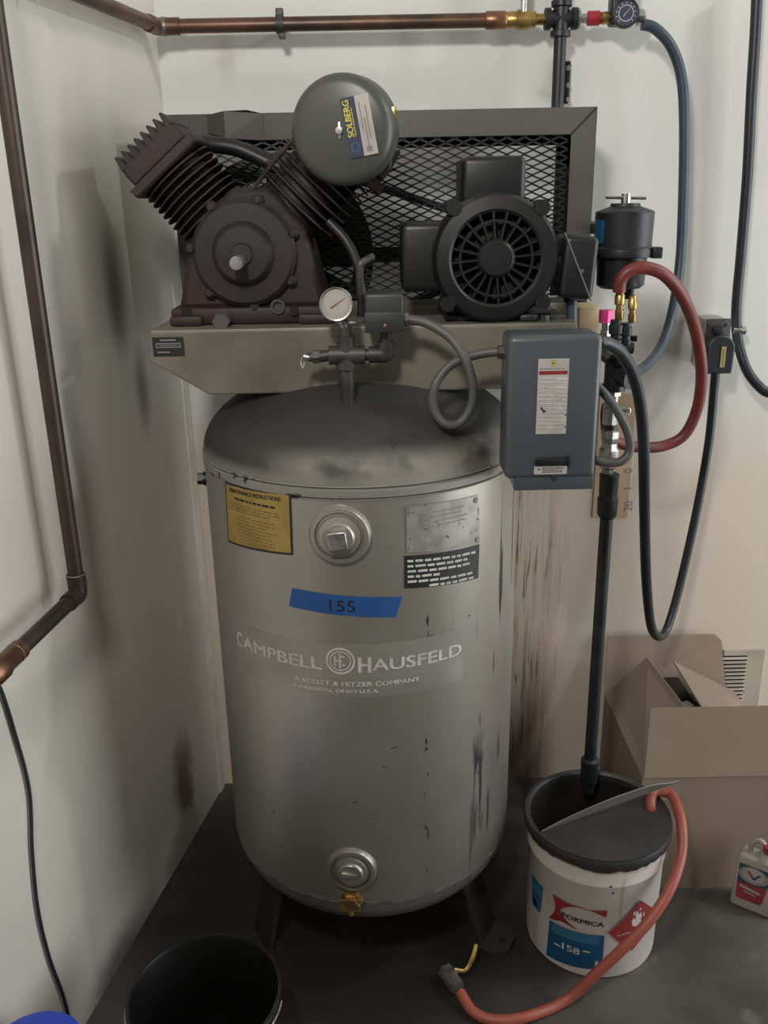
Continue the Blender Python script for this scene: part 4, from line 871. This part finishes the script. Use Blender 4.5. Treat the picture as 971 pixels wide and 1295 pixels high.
b = MB(); b.cyl(elb+dt*.03, tip+dt*.4, .0140, seg=18); build('pipe', b, 'copper_dark', cp)
b = MB(); L_ = (tip-elb).length; b.lathe([(.015, L_-.06), (.0172, L_-.057), (.0172, L_-.012), (.0185, L_-.010), (.0205, L_-.004), (.0205, L_+.02), (.016, L_+.03)], elb, dt, seg=18, cap0=True); build('coupling', b, 'copper_bright', cp)
b = MB(); b.lathe([(.0165, 0), (.0178, .002), (.0165, .004)], elb+dt*(L_-.045), dt, seg=18); build('solder_ring', b, 'solder', cp)

# ------------------------------------------------------------------ wall fixtures
vent = thing('wall_vent', tuple(at(925, 892, YB)), 'painted metal louvre vent low on the back wall behind the cardboard box', 'vent')
lo = at(905, 903, YB); hi = at(953, 821, YB)
b = MB(); b.box((lo.x, YB-.006, lo.z), (hi.x+.03, YB-.0005, hi.z), .001); build('vent_plate', b, 'louver', vent, smooth=False)
la = at(911, 830, YB-.008); lb = at(937, 892, YB-.008); ns = 13
b = MB(); b.box((la.x, YB-.0075, lb.z), (lb.x, YB-.006, la.z)); build('vent_opening', b, 'dark', vent, smooth=False)
st = (la.z-lb.z)/ns; b = MB()
b.prism([(la.x, YB-.008, la.z-st*.95), (la.x, YB-.016, la.z-st*.55), (la.x, YB-.008, la.z-st*.30)], (lb.x-la.x, 0, 0)); s0 = build('slat', b, 'louver', vent, smooth=False)
for k in range(1, ns): copy_of(s0, vent, (0, 0, -st*k))
e = at(939, 875, YB-.006); b = MB(); b.lathe([(.004, 0), (.004, .002), (0, .003)], e, (0, -1, 0), seg=10); build('screw', b, 'brown_ink', vent)

d = Decal(plane_map(at(751, 655, YB), (1, 0, 0), (0, 0, 1), (0, -1, 0)))
q0_, q1_ = at(749, 655, YB-.003), at(805, 498, YB-.003)
b = MB(); b.box((q0_.x, YB-.003, q0_.z), (q1_.x, YB-.0008, q1_.z))
b.mi = 1
wd = Decal(plane_map(V((q0_.x, YB-.0032, q0_.z)), (1, 0, 0), (0, 0, 1), (0, -1, 0))); wd.mb = b
for txt, px, py in (('20', 799, 646), ('1', 799, 618), ('0', 799, 598)):
    e = at(px, py, YB-.003); wd.text(txt, e.x-q0_.x, e.z-q0_.z, .020, 1, .0006, rot=pi/2, bold=-.02)
tag(build('paper_sheet', b, ['paper', 'grey_print'], None, smooth=False), 'brown paper sheet with handwritten marks on the back wall behind the drain pipe', 'paper')
q0_, q1_ = at(731, 420, 2.05), at(759, 389, 2.05)
b = MB(); b.box((q0_.x, 2.05, q0_.z-.12), (q1_.x, YB-.001, q1_.z), .002); tag(build('wood_block', b, 'wood', None), 'raw pine block on the back wall behind the top of the control box', 'block')

# ------------------------------------------------------------------ white pail, its lid, the orange hose and valve
KX, KY, KZ, KR = .455, 1.63, .318, .158
pail = thing('pail', (KX, KY, 0), 'white round pail with red, blue and diamond labels under a black lid', 'pail')
RB, RT = .1425, .150
b = MB(); b.lathe([(0, .004), (RB-.006, .004), (RB-.004, 0), (RB, .004), (RB+.001, .012), (.1465, .245), (.1485, .248), (.1485, .252), (.147, .256), (.150, .3055), (.1465, .3055), (.144, .25), (RB-.004, .012), (0, .010)], (KX, KY, 0), seg=72)
pb_ = build('pail_body', b, 'pail', pail)
b = MB(); b.lathe([(.1455, .305), (.1435, .25), (RB-.0045, .014), (0, .0125)], (KX, KY, 0), seg=56); build('pail_inside', b, 'pail_in', pail)
def kmap(u, v, h):
    t = v/.3; r = RB+.002+(.1475-RB)*max(0, min(v/.25, 1.2))+h; a = u/.14
    return V((KX+r*sin(a), KY-r*cos(a), v))
def kuv(px, py):
    R_ = .142
    for _ in range(4):
        r = _ray(px, py); o = V((CAM.x-KX, CAM.y-KY)); dd_ = V((r.x, r.y)); a = dd_.dot(dd_); bb = 2*o.dot(dd_); cc = o.dot(o)-R_*R_
        D_ = bb*bb-4*a*cc
        t = (-bb-sqrt(max(D_, 0)))/(2*a); p_ = CAM+r*t; R_ = RB+.002+(.1475-RB)*max(0, min(p_.z/.25, 1.2))
    return (atan2(p_.x-KX, -(p_.y-KY))*.14, p_.z)
d = Decal(kmap)
def kq(pts, mi, h, nu=8): d.grid([kuv(*q) for q in pts], mi, h, nu)
kq([(691, 1207), (761, 1225), (764, 1183), (695, 1163)], 0, .0008)
kq([(697, 1177), (757, 1194), (760, 1184), (699, 1166)], 1, .0011)
a_ = kuv(711, 1199); e_ = kuv(735, 1205); f_ = kuv(713, 1189)
d.text('158', a_[0], a_[1], .017, 4, .0015, .036, bold=.03, slope=-.02)
for (px, py, px2) in ((701, 1193, 709), (737, 1203, 746)):
    u_, v_ = kuv(px, py); w_ = kuv(px2, py); d.rect(u_, v_, w_[0], v_+.004, 4, .0015)
u_, v_ = kuv(752, 1222); d.rect(u_, v_, u_+.006, v_+.016, 4, .0015)
# red curved badge: outer red with a white lens cut into it
UA = kuv(698, 1129); UB = kuv(768, 1151); UC = kuv(764, 1160); UD = kuv(694, 1160); UE = kuv(728, 1175)
def lerp2(a, c, t): return (a[0]+(c[0]-a[0])*t, a[1]+(c[1]-a[1])*t)
n0 = 14; topc = []; 
for k in range(n0):
    t = k/(n0-1); q_ = lerp2(UA, UB, t); topc.append((q_[0], q_[1]-.0045*sin(pi*t)))
leftc = [];
for k in range(10):
    t = k/9; q_ = lerp2(UA, UD, t); leftc.append((q_[0]+.012*sin(pi*t), q_[1]))
# white lens outline from right end, over the top of the lens and down to lower end
lens = []
W0 = kuv(766, 1160); W1 = kuv(708, 1150); W2 = kuv(731, 1176)
WM = kuv(735, 1147)
for k in range(9):
    t = k/8; q1 = lerp2(W0, WM, t); lens.append((q1[0], q1[1]+.003*sin(pi*t)))
for k in range(1, 9):
    t = k/8; q1 = lerp2(WM, W1, t); lens.append((q1[0]-.006*sin(pi*t), q1[1]+.003*sin(pi*t)))
for k in range(1, 9):
    t = k/8; q1 = lerp2(W1, W2, t); lens.append((q1[0]-.004*sin(pi*t), q1[1]-.004*sin(pi*t)))
d.mb.mi = 2
def strip(A_, B_, mi, h):
    n_ = max(len(A_), len(B_)); rs = lambda S: [lerp2(S[int(i*(len(S)-1)/(n_-1))], S[min(int(i*(len(S)-1)/(n_-1))+1, len(S)-1)], i*(len(S)-1)/(n_-1) % 1) for i in range(n_)]
    a = rs(A_); c = rs(B_); d.mb.mi = mi
    va = [d.mb.bm.verts.new(d.f(*q, h)) for q in a]; vc = [d.mb.bm.verts.new(d.f(*q, h)) for q in c]
    for i in range(n_-1): d.mb._f((va[i], va[i+1], vc[i+1], vc[i]))
strip(topc[::-1]+leftc[1:], lens, 2, .0010)
a_ = kuv(711, 1158); e_ = kuv(764, 1171); d.text('FORMICA', a_[0], a_[1], .0115, 3, .0015, e_[0]-a_[0]-.001, bold=.006, slope=-.015)
# flammable diamond
D0, D1, D2, D3 = kuv(768, 1178), kuv(798, 1203), kuv(826, 1161), kuv(810, 1137)
D1 = (D1[0], D1[1]); 
kq([(769, 1179), (798, 1202), (829, 1151), (809.5, 1138)], 2, .0012, 10)
for fl_ in ([(799, 1170), (798, 1165), (801, 1160), (803, 1163), (803, 1156), (806, 1150), (807, 1156), (810, 1152), (811, 1158), (809, 1162), (811, 1164), (808, 1168), (803, 1171)], [(800, 1158), (801, 1153), (803, 1151), (803, 1155)], [(808, 1151), (809, 1147), (811, 1149)], [(812, 1156), (814, 1152), (814, 1158)]):
    d.poly([kuv(*q) for q in fl_], 4, .0017)
a_ = kuv(780, 1184); e_ = kuv(807, 1174); d.text('FLAMMABLE', a_[0], a_[1], .0050, 4, .0017, sqrt((e_[0]-a_[0])**2+(e_[1]-a_[1])**2), rot=atan2(e_[1]-a_[1], e_[0]-a_[0]))
for px, py in ((772, 1121), (775, 1129)):
    u_, v_ = kuv(px, py); d.ring(u_, v_, 0, .0026, 3, .0012, 10)
# left hand label with a bird shape and small print
kq([(673, 1142), (683, 1154), (686, 1123), (673, 1106)], 1, .0008, 4); kq([(674, 1129), (683, 1140), (685, 1136), (674, 1124)], 0, .0011, 3); kq([(673, 1110), (686, 1126), (686, 1122), (673, 1105)], 0, .0011, 3)
d.poly([kuv(*q) for q in ((674, 1132), (678, 1137), (681, 1147), (678, 1146), (675, 1141))], 3, .0014)
r_ = random.Random(5)
for k in range(8):
    y_ = 1152+k*5; kq([(673, y_+1), (680, y_+8), (680, y_+7), (673, y_)], 5, .0009, 2)
d.done('pail_label', ['blue_print', 'lblue_print', 'red_print', 'ink', 'pale_print', 'grey_print'], pb_)['label'] = 'printed red, blue and hazard diamond labels'
for px in (746, 750):
    pass
for (px, py) in ((834, 1083), (839, 1080)):
    e = at(px, py, KY-.03); b = MB(); b.tube([e+V((-.012, 0, .004)), e+V((.002, -.002, .006)), e+V((.005, -.002, -.004)), e+V((0, -.002, -.012)), e+V((-.012, 0, -.012))], .0022, 6); build('bail_ear', b, 'bright', pail)
# lid: rim ring, plate over the front, folded flap
lid = thing('split_lid', (KX, KY, .29), 'black plastic lid cut half open on the white pail with folded flap', 'lid')
b = MB(); b.lathe([(.1515, .300), (.1560, .298), (.1585, .302), (.1585, .317), (.1560, .322), (.1490, .322), (.1445, .318), (.1440, .306), (.1465, .306)], (KX, KY, 0), seg=80)
r_ = random.Random(2)
for v_ in b.bm.verts:
    if v_.co.z < .3005: v_.co.z -= r_.uniform(0, .006)
rim = build('lid_rim', b, 'lid', lid)
cA = atz(684, 1052, .324); cB = atz(842, 996, .324)
dv = (cB-cA).normalized(); 
def circ(t): return V((KX+.1568*cos(t), KY+.1568*sin(t), .3205))
aA = atan2(cA.y-KY, cA.x-KX); aB = atan2(cB.y-KY, cB.x-KX)
if aA > 0: aA -= 2*pi
if aB < aA: aB += 2*pi
arcpts = [circ(aA+(aB-aA)*k/36) for k in range(37)]
b = MB(); b.prism(arcpts, (0, 0, .004)); build('lid_plate', b, 'lid', lid, smooth=False)
p0, p1 = atz(685, 1052, .324), atz(859, 989, .376); fd = V((0, -.30, .95)).normalized(); b = MB(); bot = [p0.lerp(p1, k/20) for k in range(21)]
prof = [0, .003, .006, .008, .010, .0115, .013, .014, .015, .0158, .0163, .0165, .0163, .016, .0155, .0145, .013, .010, .006, .003, .0015]
topf = [q_+fd*h*1.75 for q_, h in zip(bot, prof)]
va = [b.bm.verts.new(q_) for q_ in bot]; vb = [b.bm.verts.new(q_) for q_ in topf]; off = V((0, .0022, .0013))
vc = [b.bm.verts.new(q_+off) for q_ in bot]; vd = [b.bm.verts.new(q_+off) for q_ in topf]
for k in range(20):
    b._f((va[k], va[k+1], vb[k+1], vb[k])); b._f((vc[k], vc[k+1], vd[k+1], vd[k])); b._f((vb[k], vb[k+1], vd[k+1], vd[k])); b._f((va[k], va[k+1], vc[k+1], vc[k]))
bmesh.ops.remove_doubles(b.bm, verts=b.bm.verts, dist=.00001)
build('lid_flap', b, 'lid_edge', lid)['label'] = 'lighter grey folded flap'
h0 = atz(823, 1024, .322)
hs = [h0+V((0, 0, -.05)), h0+V((0, 0, -.004)), h0+V((.002, .012, .012)), h0+V((.016, .038, .016)), at(847, 1004, 1.668), at(857, 1023, 1.62), at(862, 1046, 1.58), at(861, 1082, 1.54), at(848, 1122, 1.49), at(823, 1162, 1.455), at(790, 1197, 1.435), at(755, 1230, 1.43), atz(715, 1265, .014), atz(665, 1286, .013), atz(625, 1290, .013), atz(598, 1279, .014), atz(582, 1255, .02)]
dp = hose('drain_hose', hs, .0112, 'orange_hose', 'orange red drain hose from the pail lid curling across the floor', 'hose', 14, 8)
valve = thing('drain_valve', tuple(atz(572, 1240, 0)), 'small grey ball valve with yellow lever lying on the floor at hose end', 'valve')
q = atz(572, 1240, .022); hv = (atz(582, 1255, .02)-q).normalized()
b = MB(); b.cyl(q-hv*.022, q+hv*.018, .017, seg=10); b.hexa(q-hv*.030, hv, .018, .010); b.hexa(q+hv*.012, hv, .016, .010); b.cyl(q, q+V((.004, .012, .018)), .010); build('valve_body', b, 'conduit', valve, smooth=False)
l0 = q+V((.004, .010, .020)); yq = l0.y
b = MB(); b.tube([l0, at(588, 1227, yq+.004), at(597, 1212, yq+.018), at(602, 1194, yq+.036)], [.0045, .005, .0055, .005], 8); build('lever', b, 'brass', valve)['label'] = 'yellow lever'

# ------------------------------------------------------------------ open cardboard box
X0, X1, Y0, Y1, ZH, TH = .588, .935, 1.75, 2.12, .322, .004
box = thing('cardboard_box', ((X0+X1)/2, (Y0+Y1)/2, 0), 'large open brown cardboard box on the floor by the back wall', 'box')
b = MB(); b.box((X0, Y0, 0), (X1, Y0+TH, ZH)); b.box((X0, Y1-TH, 0), (X1, Y1, ZH)); b.box((X0, Y0+TH, 0), (X0+TH, Y1-TH, ZH)); b.box((X1-TH, Y0+TH, 0), (X1, Y1-TH, ZH)); b.box((X0+TH, Y0+TH, 0), (X1-TH, Y1-TH, TH)); build('box_body', b, 'card', box, smooth=False)
def flap(a, c, d1, d2, nm, mt='card', th=.004):
    a, c, d1, d2 = V(a), V(c), V(d1), V(d2); n_ = (c-a).cross(d1-a).normalized(); b = MB(); b.prism([a, c, d2, d1], n_*th); return build(nm, b, mt, box, smooth=False)
f0 = at(822, 895, Y0+.035); flap((X0+.002, Y0, ZH), (X1, Y0, ZH), (f0.x, Y0+.035, f0.z), (X1-.02, Y0+.035, f0.z), 'front_flap')
l1_, l2_ = at(866, 894, Y0+.09), at(818, 831, Y1-.06)
flap((X0, Y0+.006, ZH), (X0, Y1-.004, ZH), l1_, l2_, 'side_flap', 'card_in')
bz = at(900, 803, Y1+.045).z
b = MB(); b.prism([(X0, Y1-.002, ZH), (X1, Y1-.002, ZH), (X1-.10, Y1+.045, bz-.004), (at(910, 820, Y1+.045).x, Y1+.045, bz-.012), (at(904, 803, Y1+.045).x, Y1+.045, bz), (X0+.01, Y1+.045, bz)], (0, .004, .001)) if False else b.prism([(X0, Y1-.002, ZH), (at(917, 880, Y1).x, Y1-.002, ZH), (at(912, 812, Y1+.045).x, Y1+.045, bz-.018), (at(904, 803, Y1+.045).x, Y1+.045, bz), (X0+.01, Y1+.045, bz)], (0, .004, .001)); build('back_flap', b, 'card', box, smooth=False)
r1, r2 = at(851, 838, Y1-.055), at(888, 898, Y0+.11)
flap((X1-.002, Y0+.02, ZH+.004), (X1-.002, Y1-.01, ZH+.004), r2, r1, 'side_flap', 'card_in')
case = thing('shade_filler', (.725, 2.03, TH), 'black case standing in for shade deep in the open cardboard box, small white tag', 'case')
b = MB(); b.box((.668, 1.93, TH+.0005), (.778, 2.10, .385), .006); build('filler_body', b, 'bin', case)  # black block added so the gap between the flaps looks shaded
q = at(884, 886, 1.95); q = V((q.x, 0, 0)); b = MB(); e = V((.752, 1.955, 0)); b.box((e.x-.016, e.y-.012, .3850), (e.x+.014, e.y+.014, .3875), .0008, rot=Matrix.Rotation(radians(25), 3, 'Z')); build('tag', b, 'white', case)

# ------------------------------------------------------------------ oil jug
j0 = atz(921, 1143, 0); j1 = atz(970, 1163, 0); ju = (j1-j0); ju.z = 0; ju.normalize(); jn = V((ju.y, -ju.x, 0))
if jn.y > 0: jn = -jn
jug = thing('oil_jug', tuple((j0+ju*.06-jn*.04).to_2d())+(0,), 'white plastic jug with dark blue and red label beside the cardboard box', 'jug')
JW, JD, JH = .100, .052, .150
rotm = Matrix((ju, -jn, V((0, 0, 1)))).transposed()
def jl(x, y, z): return V((j0.x, j0.y, 0)) + ju*x - jn*y + V((0, 0, z))
b = MB(); b.box((0, 0, 0), (JW, JD, JH), .010, 4, rot=None)
for v_ in b.bm.verts:
    c = v_.co.copy()
    if c.z > .12: k = (c.z-.12)/.03; c.x += (JW/2-c.x)*.16*k; c.y += (JD/2-c.y)*.16*k
    v_.co = jl(c.x, c.y, c.z)
jb = build('jug_body', b, 'jug', jug)
b = MB(); b.lathe([(.030, 0), (.024, .010), (.016, .016), (.016, .022)], jl(JW*.72, JD*.5, JH-.003), seg=24); b.mi = 1; b.lathe([(.019, .020), (.019, .036), (0, .037)], jl(JW*.72, JD*.5, JH-.003), seg=24, cap0=True); build('jug_neck', b, ['jug', 'jug_red'], jug)
b = MB(); b.tube([jl(.028, JD*.5, JH-.008), jl(.028, JD*.5, JH+.02), jl(.045, JD*.5, JH+.036), jl(.062, JD*.5, JH+.022)], .006, 10); build('handle', b, 'jug', jug)
d = Decal(plane_map(jl(0, 0, 0), ju, (0, 0, 1), jn))
LW0, LW1, LZ0, LZ1 = .012, .088, .030, .128
d.poly([(LW0+.006, LZ0), (LW0+.055, LZ0), (LW0+.060, LZ0+.01), (LW0+.066, LZ0+.055), (LW1, LZ0+.075), (LW1, LZ1), (LW0, LZ1), (LW0, LZ0+.006)], 0, .0006)
d.poly([(LW0, LZ0+.004), (LW0+.004, LZ0), (LW0+.055, LZ0), (LW0+.060, LZ0+.01), (LW0+.065, LZ0+.050), (LW0, LZ0+.045)], 1, .0009)
d.ring(.046, .104, 0, .0230, 3, .0012, 28, 1.45); d.ring(.046, .106, 0, .0185, 2, .0014, 28, 1.35); 
d.poly([(.030, .114), (.037, .114), (.047, .100), (.045, .094)], 1, .0018); d.poly([(.047, .100), (.056, .112), (.063, .112), (.049, .094), (.045, .094)], 0, .0018)
d.quad([(.018, .064), (.064, .057), (.064, .064), (.018, .072)], 2, .0014, 1); d.quad([(.028, .053), (.056, .049), (.056, .054), (.028, .058)], 3, .0014, 1)
d.done('jug_label', ['jug_blue', 'jug_red', 'white', 'grey_print'], jb)['label'] = 'dark blue and red label with V emblem'

# ------------------------------------------------------------------ black bin and blue pail at the lower left
BXc, BYc, BR, BH = -.342, 1.242, .137, .25
binr = thing('black_bucket', (BXc, BYc, 0), 'black plastic bucket on the dark floor in the lower left foreground', 'bucket')
b = MB(); b.lathe([(0, .004), (.108, .004), (.110, 0), (.112, .004), (BR-.004, BH-.012), (BR, BH-.010), (BR+.002, BH), (BR-.004, BH+.001), (BR-.007, BH-.006), (.108, .010), (0, .009)], (BXc, BYc, 0), seg=64); build('bucket_body', b, 'bin', binr)
b = MB(); b.tube([V((BXc+(BR+.003)*cos(t), BYc+(BR+.003)*sin(t), BH-.014-.004*abs(sin(t)))) for t in [-pi*.98+pi*.96*k/24 for k in range(25)]], .0022, 8, True, False); build('wire_handle', b, 'bright', binr)
ux, uy = -.598, 1.10
blue = thing('blue_pail', (ux, uy, 0), 'bright blue pail at the lower left corner below the wall cord', 'pail')
zt = at(32, 1285, uy+.07).z
b = MB(); b.lathe([(0, .003), (.055, .003), (.058, 0), (.060, .004), (.078, zt-.012), (.081, zt-.010), (.0815, zt-.002), (.078, zt), (.060, zt+.004), (.0, zt+.007)], (ux, uy, 0), seg=56); build('pail_body', b, 'blue_plastic', blue)
b = MB(); b.tube([V((ux-.080, uy+.005, zt-.02)), V((ux-.086, uy+.02, zt-.004)), V((ux-.082, uy+.034, zt+.006)), V((ux-.072, uy+.044, zt-.002)), V((ux-.07, uy+.048, zt-.016))], .0022, 8); build('wire_handle', b, 'bright', blue)
